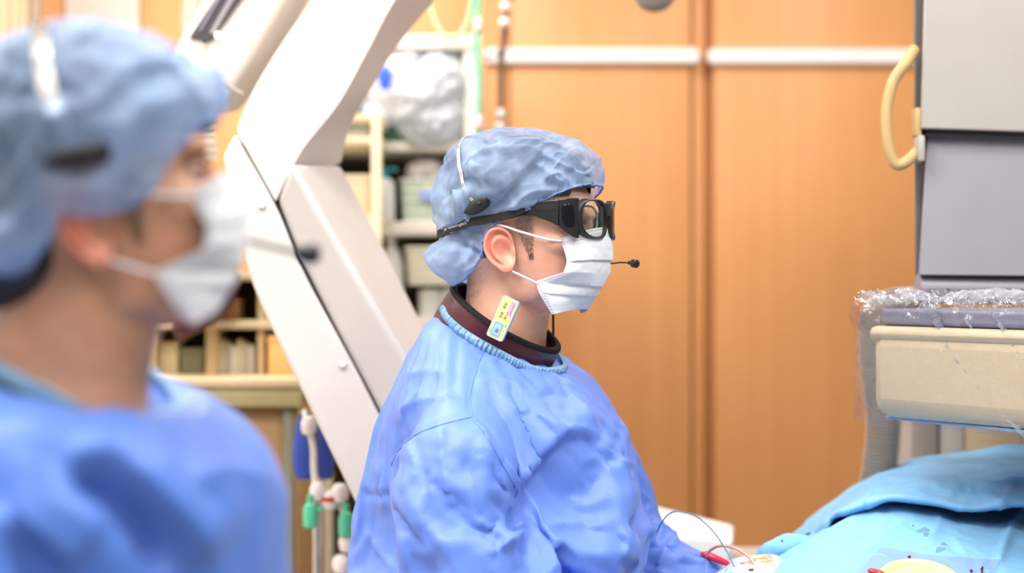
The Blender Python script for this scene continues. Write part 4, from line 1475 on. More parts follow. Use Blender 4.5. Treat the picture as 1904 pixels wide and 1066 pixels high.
# ------------------------------------------------------------------ the nearer person, out of focus
YN = 1.40
O2 = Pn(184, 432, YN)
YAW2 = math.radians(-10)
DP = math.radians(10)
to2 = frame(O2, YAW2)
doc2 = thing('person', 'blurred masked person in blue gown and cap nearest the camera', 'person', (O2[0] - .06, O2[1] + .01, 0))
h2V, h2F = head_mesh(PIT1 + DP * .8, 15)
body = MB().add(to2(h2V), h2F)
n2 = len(h2V)
BX, BY = doc2.location.x, doc2.location.y
G = [np.concatenate([superring(a, b, 32, 2.3, (BX - .01, BY)), np.full((32, 1), z)], 1) for z, a, b in
     ((1.30, .12, .17), (1.2, .13, .17), (1.05, .125, .16), (.95, .13, .165), (.86, .135, .175), (.8, .10, .15))]
body.grid(np.array(G)[::-1], cv=True, cap0=True, cap1=True)
for s in (-1, 1):
    body.tube(catmull([(BX - .01, BY + s * .09, .88), (BX, BY + s * .10, .62), (BX, BY + s * .10, .46), (BX - .02, BY + s * .105, .3), (BX - .02, BY + s * .105, .06)], 24),
              np.interp(np.linspace(0, 1, 24), [0, .3, .5, .68, 1], [.09, .08, .058, .058, .04]), 20)
ARM2 = []
for s in (-1, 1):
    A = [np.array((BX - .02, BY + s * .17, 1.33)), np.array((BX - .02, BY + s * .215, 1.2)), np.array((BX + .0, BY + s * .22, 1.08)), np.array((BX + .03, BY + s * .22, 1.0)), np.array((BX + .13, BY + s * .2, .98)), np.array((BX + .24, BY + s * .16, 1.0))]
    ARM2.append((A, s))
    body.tube(catmull(A, 30), np.linspace(.052, .03, 30), 16)
me = mesh(body.V, body.F, 'body')
hl = np.full((len(body.V), 3), (0, 0, -500.)); hl[:n2] = h2V
skin_colour(me, hl, (.60, .33, .20), PIT1)
add_obj('body', me, M_skin, doc2)
for A, s in ARM2:
    d = A[-1] - A[-2]
    hv, hf = capsule_hand(A[-1] + d / np.linalg.norm(d) * .03, d, (0, 0, 1), -s)
    MB().add(hv, hf).build('glove', M_glove, doc2)
for s in (-1, 1):
    MB().box((BX + .05, BY + s * .105, .05), (.27, .095, .1), .035, seg=4).build('shoe', M_shoe, doc2)
    MB().tube(catmull([(BX - .01, BY + s * .09, .88), (BX, BY + s * .10, .62), (BX, BY + s * .10, .46), (BX - .02, BY + s * .105, .1)], 20), np.linspace(.1, .075, 20), 18).build('trouser_leg', M_scrub, doc2)
bvh2 = BVHTree.FromPolygons([Vector(v) for v in h2V], h2F)
hair2 = make_hair(to2, doc2, bvh2, DP * .5, 12, -70)
# black hair at the nape below the cap
mb = MB().ball((-62, 0, -22), (50, 70, 46), 4)
MB().add(to2(mb.V), mb.F).build('nape_hair', M_hair, hair2)
eyes(to2, PIT1 + DP * .8, doc2)
CAP2 = [('groove', [(100, 120), (150, 80), (260, 60)], 14, -4), ('sharp', [(170, 200), (250, 120), (330, 110)], 16, 5), ('sharp', [(210, 280), (260, 200), (360, 180)], 16, 5),
        ('sharp', [(230, 330), (290, 260), (380, 210)], 14, 5), ('sharp', [(150, 370), (210, 310), (200, 220)], 14, 5), ('sharp', [(40, 360), (90, 330), (140, 330)], 12, 5)]
M_cap2 = cloth_mat('cap_blue_front', (.40, .56, .84), rough=.6, weave=0, transl=.35, crumple=(34, .5, .004), trans=.56, layers=(.76, .28))
cap2 = make_cap(to2, RIM_NEAR, 44, (-10, 66, 122, 124, 97, 114), (26, -6, 28), None, CAP2, doc2, M_cap2, res=(100, 40), frames=10)
make_mask(to2, DP, doc2)
RG2 = [(120, 688, 178, 94, 29, 1.43), (120, 708, 232, 140, 14, 1.43), (120, 742, 272, 178, 9, 1.43), (120, 785, 312, 195, 5, 1.43), (120, 835, 348, 202, 2, 1.43), (120, 890, 372, 204, 1, 1.43), (120, 970, 388, 206, 0, 1.43), (120, 1066, 398, 208, 0, 1.43), (120, 1200, 408, 210, 0, 1.43), (120, 1500, 420, 214, 0, 1.43)]
TH2 = math.radians(16)
mb = MB().grid(shell_from_rings(RG2, TH2, 60)[::-1], cv=True, cap0=True, cap1=True)
for A, s in ARM2:
    p = catmull(A, 50)
    mb.tube(p, np.interp(np.linspace(0, 1, 50), [0, .2, .5, .75, 1], [.06, .085, .088, .075, .05]), 36)
gV, gF = remesh(mb.V, mb.F, .006, 10)
gN = normals(gV, gF)
G2 = [('step', [(380, 1066), (300, 965), (210, 890), (115, 850)], 12, 22, 90), ('step', [(130, 1066), (60, 1000), (0, 985)], 10, 18, 70),
      ('sharp', [(290, 780), (330, 860), (400, 960)], 16, -6), ('sharp', [(330, 740), (390, 800), (470, 880)], 14, -5), ('sharp', [(340, 900), (420, 880), (490, 900)], 14, 5),
      ('sharp', [(0, 780), (120, 810), (240, 860)], 18, 5), ('groove', [(130, 875), (230, 935), (320, 1060)], 32, -20)]
gV = gV + gN * (crease(gV, gN, G2) + gown_wrinkle(gV, gN, 7, 6, 9.0) * smooth01((1.41 - gV[:, 2]) / .1))[:, None]
gm = MB().add(gV, gF)
lowr = [(130, 1480, 420, 212, 0, 1.43), (130, 2200, 450, 232, 0, 1.43), (130, 3000, 480, 252, 0, 1.43), (130, 3400, 490, 258, 0, 1.43)]
gm.grid(shell_from_rings(lowr, TH2, 24)[::-1], cv=True)
gown2 = gm.build('surgical_gown', M_gown2, doc2, sharp=0)
neck_binding((120, 684, 179, 95, 29, 1.43), TH2, gown2, h=.018, t=.010, freq=60)
c2 = collar(to2, doc2, cz=-140, tilt=30, name='dark_collar', mtl=mat('navy_collar', (.012, .016, .05), .6))
tag(c2, 'dark navy collar just inside the gown neckline')
headset(to2, 'headset with wide steel band over the cap of the nearest person', [(-14, -100, 56), (-33, -101, 105), (-40, -86, 140), (-45, -55, 165), (-47, 0, 181)],
        ((-9, -100, 53), (26, 6, 10), math.radians(12)),
        [(-10, 96, 40), (40, 92, 20), (100, 70, 2), (140, 44, -10), (162, 40, -15)], ((162, 40, -15), (184, 39, -17), False), cap_bvh(cap2), width=.011)

# ------------------------------------------------------------------ x-ray gantry behind the doctors
gan = thing('xray_gantry', 'large cream angled x-ray gantry arm rising behind the two people', 'x-ray machine', (P(700, 600, 2.9).x, 2.9, 0))
def qsec(L, R, B, yl, yr, yb):
    l, r, b = Pn(*L, yl), Pn(*R, yr), Pn(*B, yb)
    return [l, r, b, l + (b - r)]
ys = (2.80, 2.80, 3.02)
up = [qsec(L, R, B, *ys) for L, R, B in (((720, -230), (890, -230), (990, -230)), ((645, -110), (812, -110), (893, -110)), ((578, 0), (735, 0), (808, 0)), ((517, 90), (684, 95), (737, 88)), ((472, 165), (630, 192), (690, 165)), ((446, 222), (560, 282), (650, 238)), ((441, 246), (512, 374), (634, 302)))]
MB().quadloft(smoothsecs(up, 40)).build('upper_arm', M_cream, gan, bevel=.012, bseg=4, sharp=50)
pl = [qsec(L, R, (R[0] + 10, R[1]), 2.79, 2.79, 2.95) for L, R in (((414, 292), (437, 250)), ((438, 400), (513, 385)), ((470, 530), (567, 512)), ((560, 725), (664, 692)), ((660, 932), (768, 897)), ((790, 1200), (905, 1160)), ((1010, 1650), (1130, 1610)))]
MB().quadloft(smoothsecs(pl, 40)).build('side_plate', M_cream, gan, bevel=.006, bseg=3, sharp=50)
lb = [qsec(L, R, B, 2.80, 2.765, 2.98) for L, R, B in (((514, 374), (541, 301), (633, 303)), ((556, 480), (640, 472), (722, 474)), ((616, 600), (716, 600), (788, 604)), ((692, 745), (800, 742), (872, 742)), ((792, 940), (905, 935), (975, 935)), ((960, 1260), (1075, 1260), (1150, 1260)), ((1140, 1620), (1255, 1620), (1330, 1620)))]
MB().quadloft(smoothsecs(lb, 40)).build('lower_cover', M_cream2, gan, bevel=.012, bseg=4, sharp=50)
# dark recess showing in the seams between the covers
rc = [qsec(L, R, B, 2.815, 2.815, 2.9) for L, R, B in (((445, 262), (470, 290), (475, 292)), ((450, 400), (530, 392), (560, 392)), ((490, 520), (590, 505), (620, 505)), ((575, 720), (690, 690), (720, 690)), ((670, 925), (795, 900), (830, 900)), ((800, 1200), (930, 1170), (960, 1170)))]
MB().quadloft(np.array(rc)).build('seam_recess', M_darkgap, gan)
for px, py in ((487, 381), (637, 677)):
    MB().lathe([(0.001, .004), (.005, .004), (.006, .002), (.006, 0)], P(px, py, 2.787), 16, Matrix.Rotation(math.pi / 2, 3, 'X')).build('cover_screw', M_white, gan)
MB().box((P(930, 1500, 2.95).x, 2.98, .08), (.4, .36, .16), .03, seg=3).build('floor_base', M_cream2, gan)
# second beam further left, with a dark glazed slot and a rounded flank
bm2 = thing('carriage_beam', 'cream equipment beam with dark glazed slot at upper left', 'x-ray machine', (P(450, 50, 3.1).x, 3.1, 2.2))
sec = []
for L, R, B in (((500, -210), (655, -210), (700, -210)), ((436, -100), (592, -100), (640, -100)), ((373, 0), (528, 0), (580, 0)), ((310, 110), (466, 110), (517, 112)), ((262, 192), (412, 198), (446, 212))):
    sec.append(qsec(L, R, B, 3.0, 3.0, 3.14))
MB().quadloft(smoothsecs(sec, 20)).build('beam_cover', M_cream, bm2, bevel=.022, bseg=5, sharp=50)
def slab(poly, Y, t, name, m, parent, bevel=.002):
    G = np.array([[Pn(*p, Y) for p in poly], [Pn(*p, Y) + np.array([0, t, 0]) for p in poly]])
    return MB().grid(G, cv=True, cap0=True, cap1=True).build(name, m, parent, bevel=bevel, sharp=40, smooth=False)
slot = slab([(461, -100), (513, -100), (447, 0), (393, 75), (352, 68), (398, 0)], 2.99, .03, 'glazed_slot', mat('smoked_glass', (.09, .08, .09), .12), bm2)
slab([(440, -30), (452, -30), (398, 62), (388, 62)], 2.987, .004, 'slot_rib', mat('slot_rib', (.30, .28, .31), .3), slot, bevel=.0005)
slab([(420, -30), (426, -30), (374, 58), (369, 58)], 2.987, .004, 'slot_rib', mat('slot_rib2', (.22, .20, .27), .3), slot, bevel=.0005)
MB().ball(P(405, 65, 2.985), .0055, 3).build('screw_glint', mat('glint_white', (.9, .9, .85), .2, emit=((1, 1, .9), 2.5)), bm2)  # white screw head, its highlight put in as emission
MB().ball(P(381, 75, 2.985), .005, 3).build('slot_bolt', M_black, bm2)
slab([(412, 150), (452, 172), (452, 175), (412, 153)], 2.995, .004, 'cover_joint', M_tan, bm2, bevel=0)
MB().box((P(560, -500, 3.07).x, 3.07, 2.8), (.26, .24, .26), .03).build('ceiling_mount', M_cream2, bm2)

# ------------------------------------------------------------------ equipment column on the right
eq = thing('image_detector_housing', 'large grey detector housing with lavender lower panel at right edge', 'x-ray machine', (P(1850, 500, 2.9).x, 2.95, 0))
def hexa(pts_front, pts_back, name, m, parent, bevel=.004, sharp=40):
    G = np.array([pts_front, pts_back])
    return MB().grid(G, cv=True, cap0=True, cap1=True).build(name, m, parent, bevel=bevel, bseg=3, sharp=sharp)
Yq = 2.72
hexa([Pn(1722, -160, Yq), Pn(2080, -160, Yq), Pn(2080, 252, Yq), Pn(1711, 240, Yq)], [Pn(1726, -200, Yq + .5), Pn(2080, -200, Yq + .5), Pn(2080, 220, Yq + .5), Pn(1716, 212, Yq + .5)], 'upper_housing', M_ltgrey, eq)
hexa([Pn(1724, 247, Yq + .03), Pn(2080, 258, Yq + .03), Pn(2080, 515, Yq), Pn(1708, 512, Yq)], [Pn(1728, 247, Yq + .4), Pn(2080, 258, Yq + .4), Pn(2080, 515, Yq + .4), Pn(1712, 512, Yq + .4)], 'lower_panel', M_lavgrey, eq, bevel=.002)
MB().tube([Pn(1706, 537, Yq + .03), Pn(1900, 541, Yq + .03), Pn(2080, 545, Yq + .03)], .024, 24).build('panel_roll', M_lavgrey, eq)
hexa([Pn(1714, 236, Yq + .012), Pn(2080, 246, Yq + .012), Pn(2080, 262, Yq + .012), Pn(1714, 252, Yq + .012)], [Pn(1716, 236, Yq + .3), Pn(2080, 246, Yq + .3), Pn(2080, 262, Yq + .3), Pn(1716, 252, Yq + .3)], 'gap_strip', M_darkgap, eq, bevel=0)
hexa([Pn(1713, 240, Yq + .012), Pn(1720, 240, Yq + .012), Pn(1720, 300, Yq + .012), Pn(1715, 300, Yq + .012)], [Pn(1716, 240, Yq + .1), Pn(1722, 240, Yq + .1), Pn(1722, 300, Yq + .1), Pn(1718, 300, Yq + .1)], 'gap_strip', M_darkgap, eq, bevel=0)
hexa([Pn(1698, -160, Yq + .05), Pn(1740, -160, Yq + .05), Pn(1722, 600, Yq + .05), Pn(1702, 600, Yq + .05)], [Pn(1700, -160, Yq + .3), Pn(1740, -160, Yq + .3), Pn(1724, 600, Yq + .3), Pn(1704, 600, Yq + .3)], 'side_plate', M_dkgrey, eq)
hh = MB().tube(catmull([Pn(1700, 92, Yq + .02), Pn(1684, 118, Yq), Pn(1662, 150, Yq), Pn(1650, 195, Yq), Pn(1649, 240, Yq), Pn(1654, 278, Yq), Pn(1666, 305, Yq), Pn(1684, 302, Yq), Pn(1708, 280, Yq + .02)], 60), .0092, 18).build('grab_handle', M_handle, eq)
MB().box(P(1704, 228, Yq + .02), (.010, .03, .045), .002).build('handle_plate', M_handle, hh)
MB().box(P(1710, 277, Yq + .01), (.012, .03, .042), .004).build('handle_bracket', M_ltgrey, hh)
MB().box((P(1900, 533, 3.0).x, 3.05, 2.83), (.3, .3, .24), .02).build('ceiling_mount', M_dkgrey, eq)

# plastic-wrapped detector box
wb = thing('wrapped_detector', 'beige detector box with grey top wrapped in clear plastic film', 'detector', P(1780, 800, 2.45))
def wb_section(px0, Y0, px1, Y1, tops, bots, depth, bev, name, m, parent):
    f = [Pn(px0, tops[0], Y0), Pn(px1, tops[1], Y1), Pn(px1, bots[1], Y1), Pn(px0, bots[0], Y0)]
    dv = np.cross(f[1] - f[0], (0, 0, -1.)); dv /= np.linalg.norm(dv); dv = dv if dv[1] > 0 else -dv
    return hexa(f, [q + dv * depth for q in f], name, m, parent, bevel=bev), f, dv
Y0, Y1, X1 = 2.56, 2.17, 2060
by = lambda y, Y: 533 + (y - 533) * Y0 / Y
bodyw, fq, dv = wb_section(1612, Y0, X1, Y1, (606, by(606, Y1)), (776, by(776, Y1)), .36, .03, 'detector_body', M_bege, wb)
wb_section(1611, Y0 - .002, X1, Y1 - .002, (606, by(606, Y1)), (634, by(634, Y1)), .366, .012, 'upper_lip', M_bege, wb)
wb_section(1636, Y0 + .0, X1, Y1, (574, by(574, Y1)), (604, by(604, Y1)), .34, .006, 'top_plate', mat('grey_top_plate', (.22, .22, .27), .4), wb)
wb_section(1646, Y0 + .012, X1, Y1 + .012, (603, by(603, Y1)), (607, by(607, Y1)), .33, 0, 'dark_joint', M_darkgap, wb)
wb_section(1645, Y0 + .01, X1, Y1 + .01, (773, by(773, Y1)), (779, by(779, Y1)), .33, .002, 'lower_edge', mat('blue_edge', (.25, .38, .55), .4), wb)
# crumpled film: a dense skin around the box
def film_shell(seed=5):
    nx, npf = 150, 150
    xs = np.linspace(-.035, 1.02, nx)
    f0, f1 = fq[0], fq[1]
    ax = f1 - f0
    H = .205 * 1.0
    zt = f0[2] + .036; zb = Pn(1624, 778, Y0)[2] - .004
    D_ = .37
    # profile around the box: bottom front -> front -> top -> back
    prof = []
    for q in np.linspace(0, 1, npf):
        if q < .5:
            prof.append((-.006 - .002, zb + (zt - zb) * q / .5))
        else:
            prof.append((-.006 + (D_ + .012) * (q - .5) / .5, zt + .004))
    prof = np.array(prof)
    # round the top front corner
    for _ in range(10):
        prof[1:-1] = prof[1:-1] * .5 + (prof[:-2] + prof[2:]) * .25
    G = np.zeros((nx, npf, 3))
    for i, u in enumerate(xs):
        e = smooth01(-u / .035)
        G[i] = f0 + ax * u + dv * prof[:, 0:1] + np.array([0, 0, 1.]) * (prof[:, 1:2] - f0[2])
    V = G.reshape(-1, 3)
    N = np.zeros_like(V)
    Gx = np.gradient(G, axis=0); Gy = np.gradient(G, axis=1)
    Nn = np.cross(Gx, Gy); Nn /= np.linalg.norm(Nn, axis=2, keepdims=True) + 1e-9
    if (Nn[nx // 2, 20] * dv).sum() > 0: Nn = -Nn
    N = Nn.reshape(-1, 3)
    topw = smooth01((V[:, 2] - (zt - .045)) / .03)
    cr = ridged(V * np.array([55, 55, 38]) + 3, 2) * (.0008 + .0065 * topw) + ridged(V * np.array([22, 22, 10]) + 9, 1) * (.0015 + .006 * topw)
    V = V + N * np.maximum(cr + .003, .001)[:, None]
    mb = MB().grid(V.reshape(nx, npf, 3))
    # closed end gathered at the left side
    nl = 60
    e0 = V.reshape(nx, npf, 3)[0]
    G2 = []
    cenp = f0 + dv * .18 + np.array([0, 0, -.07])
    for k, w in enumerate(np.linspace(0, 1, nl)):
        q = e0 + dv * .0
        sl = e0 * (1 - w * .7) + cenp * w * .7
        sl = sl - ax / np.linalg.norm(ax) * (.012 * math.sin(w * math.pi))
        nz = ridged(sl * 60 + 30, 2)[:, None] * .006
        G2.append(sl - ax / np.linalg.norm(ax) * nz * smooth01(w * 4))
    mb.grid(np.array(G2))
    return mb
film_shell().build('film_cover', M_film, wb, sharp=0)
# twisted folds of film running across the front
M_filmf = cloth_mat('film_fold', (.78, .79, .84), rough=.12, weave=0, transl=.3, crumple=(60, .8, .006), trans=.74, sheen=0)
for pts, w0 in (([(1742, 596), (1765, 640), (1800, 690), (1850, 750), (1905, 812)], .010), ([(1795, 590), (1830, 650), (1880, 720), (1930, 780)], .005), ([(1850, 585), (1885, 640), (1935, 700)], .007), ([(1722, 566), (1740, 584), (1748, 606)], .016)):
    p2 = catmull(pts, 60)
    dep = Y0 + (Y1 - Y0) * (p2[:, 0] - 1624) / (X1 - 1624) - .012
    pw = np.array([Pn(a, b, c) for (a, b), c in zip(p2, dep)])
    r = w0 * (.75 + .4 * np.sin(np.arange(60) * .7) * np.sin(np.arange(60) * .23)) * np.minimum(1, np.linspace(1.3, .5, 60))
    mb = MB().tube(pw, r, 10, flat=.35)
    V = np.array(mb.V); V = V + (RNG.rand(*V.shape) - .5) * .0016
    MB().add(V, mb.F).build('film_fold', M_filmf, wb, sharp=0)
MB().box(P(1800, 850, 2.9) + Vector((.12, 0, .09)), (.1, .5, .05), .01).build('support_arm', M_dkgrey, wb)

# film bunched up along the top edge
nx, ny = 170, 16
G = np.zeros((nx, ny, 3))
for i, u in enumerate(np.linspace(.0, 1.0, nx)):
    base = fq[0] + (fq[1] - fq[0]) * u
    for k, w in enumerate(np.linspace(0, 1, ny)):
        a = -.35 + w * 3.6
        r = .014
        G[i, k] = base + dv * (.012 - r * math.cos(a) * 1.3) + np.array([0, 0, .030 + r * math.sin(a)])
V = G.reshape(-1, 3)
V = V + (np.array([0, 0, 1.]) - dv * .8) * (ridged(V * np.array([60, 60, 45]), 2) * .007 + ridged(V * np.array([18, 18, 30]) + 4, 1) * .008)[:, None]
MB().grid(V.reshape(nx, ny, 3)).build('film_bunch', M_filmf, wb, sharp=0)

# corrugated hose
ho = thing('corrugated_hose', 'grey corrugated hose hanging behind the wrapped detector box', 'hose', P(1630, 1000, 2.86))
hp = catmull([Pn(1710, 566, 2.9), Pn(1655, 572, 2.88), Pn(1632, 600, 2.86), Pn(1632, 680, 2.86), Pn(1643, 780, 2.86), Pn(1634, 880, 2.86), Pn(1615, 980, 2.86), Pn(1600, 1150, 2.86), Pn(1600, 1500, 2.86), Pn(1620, 2100, 2.86)], 1500)
kk = np.arange(1500)
MB().tube(hp, .0275 + .0036 * np.sin(kk * .8), 16).build('hose_tube', M_hose, ho, sharp=0)
MB().box(P(1690, 556, 2.9), (.06, .06, .025), .004).build('hose_clamp', M_midgrey, ho)

# cabinet behind the table on the right
cb = thing('equipment_cabinet', 'grey and beige equipment cabinet standing behind the blue drape', 'cabinet', (P(1850, 900, 3.3).x, 3.4, 0))
for a, b, m, nm, yo in ((1682, 1732, mat('cab_grey', (.36, .31, .28), .5), 'side_post', 0), (1737, 1782, mat('cab_white', (.62, .57, .52), .5), 'white_panel', .01), (1783, 1892, mat('cab_beige', (.70, .55, .34), .5), 'beige_door', .015), (1894, 2090, mat('cab_white'), 'white_panel', .01)):
    xa, xb = wx(a, 3.3), wx(b, 3.3)
    z1 = wz(730, 3.3)
    MB().box(((xa + xb) / 2, 3.4 + yo, z1 / 2), (xb - xa, .3, z1), .004).build(nm, m, cb)
MB().box(((wx(1682, 3.3) + wx(2090, 3.3)) / 2, 3.41, wz(730, 3.3) / 2), (wx(2085, 3.3) - wx(1690, 3.3), .26, wz(735, 3.3)), .004).build('carcass', M_darkgap, cb)

# grey ceiling camera dome hanging at the top
lampd = thing('ceiling_dome', 'grey rounded ceiling fitting at the top of the picture', 'ceiling fitting', P(1217, -18, 3.4))
MB().ball(P(1217, -18, 3.4), (.044, .044, .044), 4).build('dome', mat('dome_grey', (.32, .28, .25), .45), lampd)
MB().tube([P(1217, -45, 3.4), Vector((P(1217, 0, 3.4).x, 3.4, CEIL))], .018, 16).build('drop_rod', M_midgrey, lampd)

# ------------------------------------------------------------------ operating table, patient drape and what lies on it
tb = thing('operating_table', 'operating table beneath the light blue patient drape', 'table', (P(1750, 1000, 2.6).x, 2.62, 0))
MB().box((.80, 2.62, .93), (.78, .62, .08), .02, seg=3).build('table_top', M_midgrey, tb)
MB().box((P(1800, 1000, 2.6).x, 2.62, .47), (.3, .3, .84), .03).build('column', M_cream2, tb)
MB().box((P(1800, 1000, 2.6).x, 2.62, .04), (.7, .5, .08), .03).build('foot', M_cream2, tb)

def patch(rows, nu, nv):
    """smooth surface through rows of (px, py, depth)"""
    R = np.array([[Pn(*p) for p in r] for r in rows])
    A = np.array([catmull(r, nu) for r in R])
    return np.stack([catmull(A[:, j], nv) for j in range(nu)], 1)

def cloth_from_patch(G, amp, sc, seed, specs=None, t=.002, name='x', m=None, parent=None, droop=None):
    nv, nu = G.shape[:2]
    Nn = np.cross(np.gradient(G, axis=1), np.gradient(G, axis=0)); Nn /= np.linalg.norm(Nn, axis=2, keepdims=True) + 1e-9
    N = Nn.reshape(-1, 3); V = G.reshape(-1, 3)
    cam0 = np.array([0, 0, CAMZ])
    if ((cam0 - V) * N).sum(1).mean() < 0: N = -N
    if specs: V = V + N * crease(V, N, specs)[:, None]
    V = V + N * gown_wrinkle(V, N, sc, amp, seed, (1, 1, 1))[:, None]
    o = MB().grid(V.reshape(nv, nu, 3)).build(name, m, parent, sharp=0)
    sm = o.modifiers.new('solid', 'SOLIDIFY'); sm.thickness = t; sm.offset = -1
    return o

dr = thing('patient_drape', 'light blue surgical drape folded over the patient', 'drape', P(1700, 1000, 2.5))
# lower sheet: slopes towards the camera, tented along a diagonal fold
low = [[(1500, 1000, 2.76), (1560, 960, 2.74), (1640, 925, 2.72), (1720, 905, 2.72), (1830, 925, 2.72), (1960, 935, 2.72), (2120, 940, 2.7)],
       [(1462, 1030, 2.66), (1530, 1000, 2.62), (1610, 958, 2.60), (1700, 935, 2.60), (1830, 962, 2.60), (1960, 975, 2.60), (2120, 985, 2.58)],
       [(1440, 1055, 2.56), (1490, 1033, 2.50), (1570, 995, 2.47), (1680, 975, 2.48), (1830, 992, 2.48), (1960, 1005, 2.48), (2120, 1010, 2.46)],
       [(1405, 1090, 2.46), (1450, 1066, 2.40), (1530, 1038, 2.36), (1660, 1028, 2.37), (1830, 1045, 2.37), (1960, 1055, 2.37), (2120, 1060, 2.35)],
       [(1380, 1130, 2.40), (1420, 1120, 2.33), (1500, 1110, 2.28), (1650, 1110, 2.28), (1830, 1120, 2.28), (1960, 1130, 2.28), (2120, 1135, 2.26)],
       [(1370, 1300, 2.38), (1410, 1300, 2.30), (1490, 1300, 2.25), (1640, 1300, 2.25), (1830, 1300, 2.25), (1960, 1300, 2.25), (2120, 1300, 2.23)],
       [(1370, 1600, 2.38), (1410, 1600, 2.29), (1490, 1600, 2.24), (1640, 1600, 2.24), (1830, 1600, 2.24), (1960, 1600, 2.24), (2120, 1600, 2.22)]]
DR = [('sharp', [(1425, 1064), (1500, 1022), (1570, 985), (1640, 950), (1700, 920)], 9, 11), ('groove', [(1470, 1066), (1560, 1025), (1640, 975)], 22, -8), ('sharp', [(1560, 1066), (1620, 1020), (1700, 960)], 14, 5),
      ('sharp', [(1904, 945), (1880, 985), (1850, 1066)], 9, 9), ('sharp', [(1740, 935), (1745, 975), (1730, 1010)], 6, 3), ('sharp', [(1770, 1000), (1790, 1030), (1800, 1066)], 7, 2.5)]
cloth_from_patch(patch(low, 190, 210), 4.0, 9, 4.4, DR, name='lower_sheet', m=M_drape, parent=dr)
# folded upper flap: rises to the ridge and ends in an overhanging lip
flap = [[(1500, 1010, 2.98), (1560, 962, 2.98), (1600, 930, 2.98), (1650, 900, 2.98), (1700, 880, 2.98), (1790, 870, 2.98), (1850, 866, 2.98), (1904, 862, 2.98), (2120, 860, 2.98)],
        [(1472, 1002, 2.92), (1518, 962, 2.92), (1562, 930, 2.92), (1605, 900, 2.92), (1655, 874, 2.92), (1720, 857, 2.92), (1800, 846, 2.92), (1880, 832, 2.92), (2120, 812, 2.92)],
        [(1474, 1003, 2.82), (1520, 963, 2.82), (1564, 932, 2.81), (1608, 903, 2.80), (1660, 880, 2.80), (1740, 868, 2.80), (1810, 862, 2.80), (1885, 852, 2.80), (2120, 838, 2.80)],
        [(1500, 995, 2.72), (1530, 968, 2.70), (1566, 942, 2.68), (1610, 915, 2.67), (1660, 898, 2.66), (1740, 890, 2.64), (1810, 888, 2.64), (1885, 880, 2.64), (2120, 880, 2.62)],
        [(1532, 992, 2.64), (1544, 968, 2.60), (1568, 950, 2.58), (1612, 930, 2.56), (1660, 916, 2.55), (1740, 922, 2.53), (1810, 930, 2.52), (1885, 920, 2.52), (2120, 922, 2.50)],
        [(1541, 993, 2.62), (1547, 962, 2.575), (1572, 951, 2.55), (1615, 938, 2.53), (1660, 926, 2.515), (1740, 935, 2.50), (1810, 947, 2.49), (1885, 937, 2.49), (2120, 940, 2.47)],
        [(1543, 995, 2.64), (1551, 966, 2.60), (1576, 956, 2.58), (1618, 943, 2.56), (1662, 930, 2.55), (1740, 938, 2.53), (1810, 951, 2.52), (1885, 940, 2.52), (2120, 943, 2.50)],
        [(1550, 998, 2.74), (1566, 972, 2.72), (1590, 958, 2.71), (1630, 942, 2.70), (1670, 930, 2.68), (1740, 930, 2.67), (1810, 942, 2.66), (1885, 935, 2.66), (2120, 940, 2.64)]]
FL = [('step', [(1904, 878), (1790, 880), (1700, 866), (1636, 852)], 6, 7, 40), ('sharp', [(1560, 935), (1600, 915), (1660, 905)], 6, 4), ('sharp', [(1780, 900), (1840, 905), (1904, 890)], 8, 5), ('sharp', [(1600, 905), (1640, 893), (1700, 900), (1800, 905)], 12, 4), ('sharp', [(1625, 905), (1620, 925), (1612, 945)], 6, 3), ('sharp', [(1890, 900), (1870, 930), (1850, 948)], 8, 4), ('groove', [(1720, 915), (1780, 928), (1850, 930)], 12, -4)]
cloth_from_patch(patch(flap, 200, 180), 3.6, 9, 7.7, FL, name='folded_flap', m=M_drape, parent=dr)
# small rolled fold at the left end
roll = catmull([Pn(1416, 1046, 2.60), Pn(1436, 1026, 2.58), Pn(1470, 1016, 2.58), Pn(1510, 1022, 2.60), Pn(1560, 1030, 2.66)], 50)
mb = MB().tube(roll, np.interp(np.linspace(0, 1, 50), [0, .15, .5, 1], [.008, .018, .020, .016]), 24, flat=.8)
V = np.array(mb.V); N = normals(V, mb.F)
MB().add(V + N * (ridged(V * 24, 2) * .004)[:, None], mb.F).build('rolled_fold', M_drape, dr, sharp=0)
# stains with a shape of their own
def blot(px, py, Y, rx, ry, col, seed, name='stain', rough=.4, tilt=(.02, -.05)):
    rs = np.random.RandomState(seed)
    n = 22; th = np.linspace(0, 2 * math.pi, n, endpoint=False)
    r = 1 + .25 * np.sin(th * 2 + rs.rand() * 6) * rs.rand() + .18 * np.sin(th * 3 + rs.rand() * 6) + .08 * np.sin(th * 5 + rs.rand() * 6)
    return [(px + rx * q * math.cos(t), py + ry * q * math.sin(t)) for t, q in zip(th, r)]
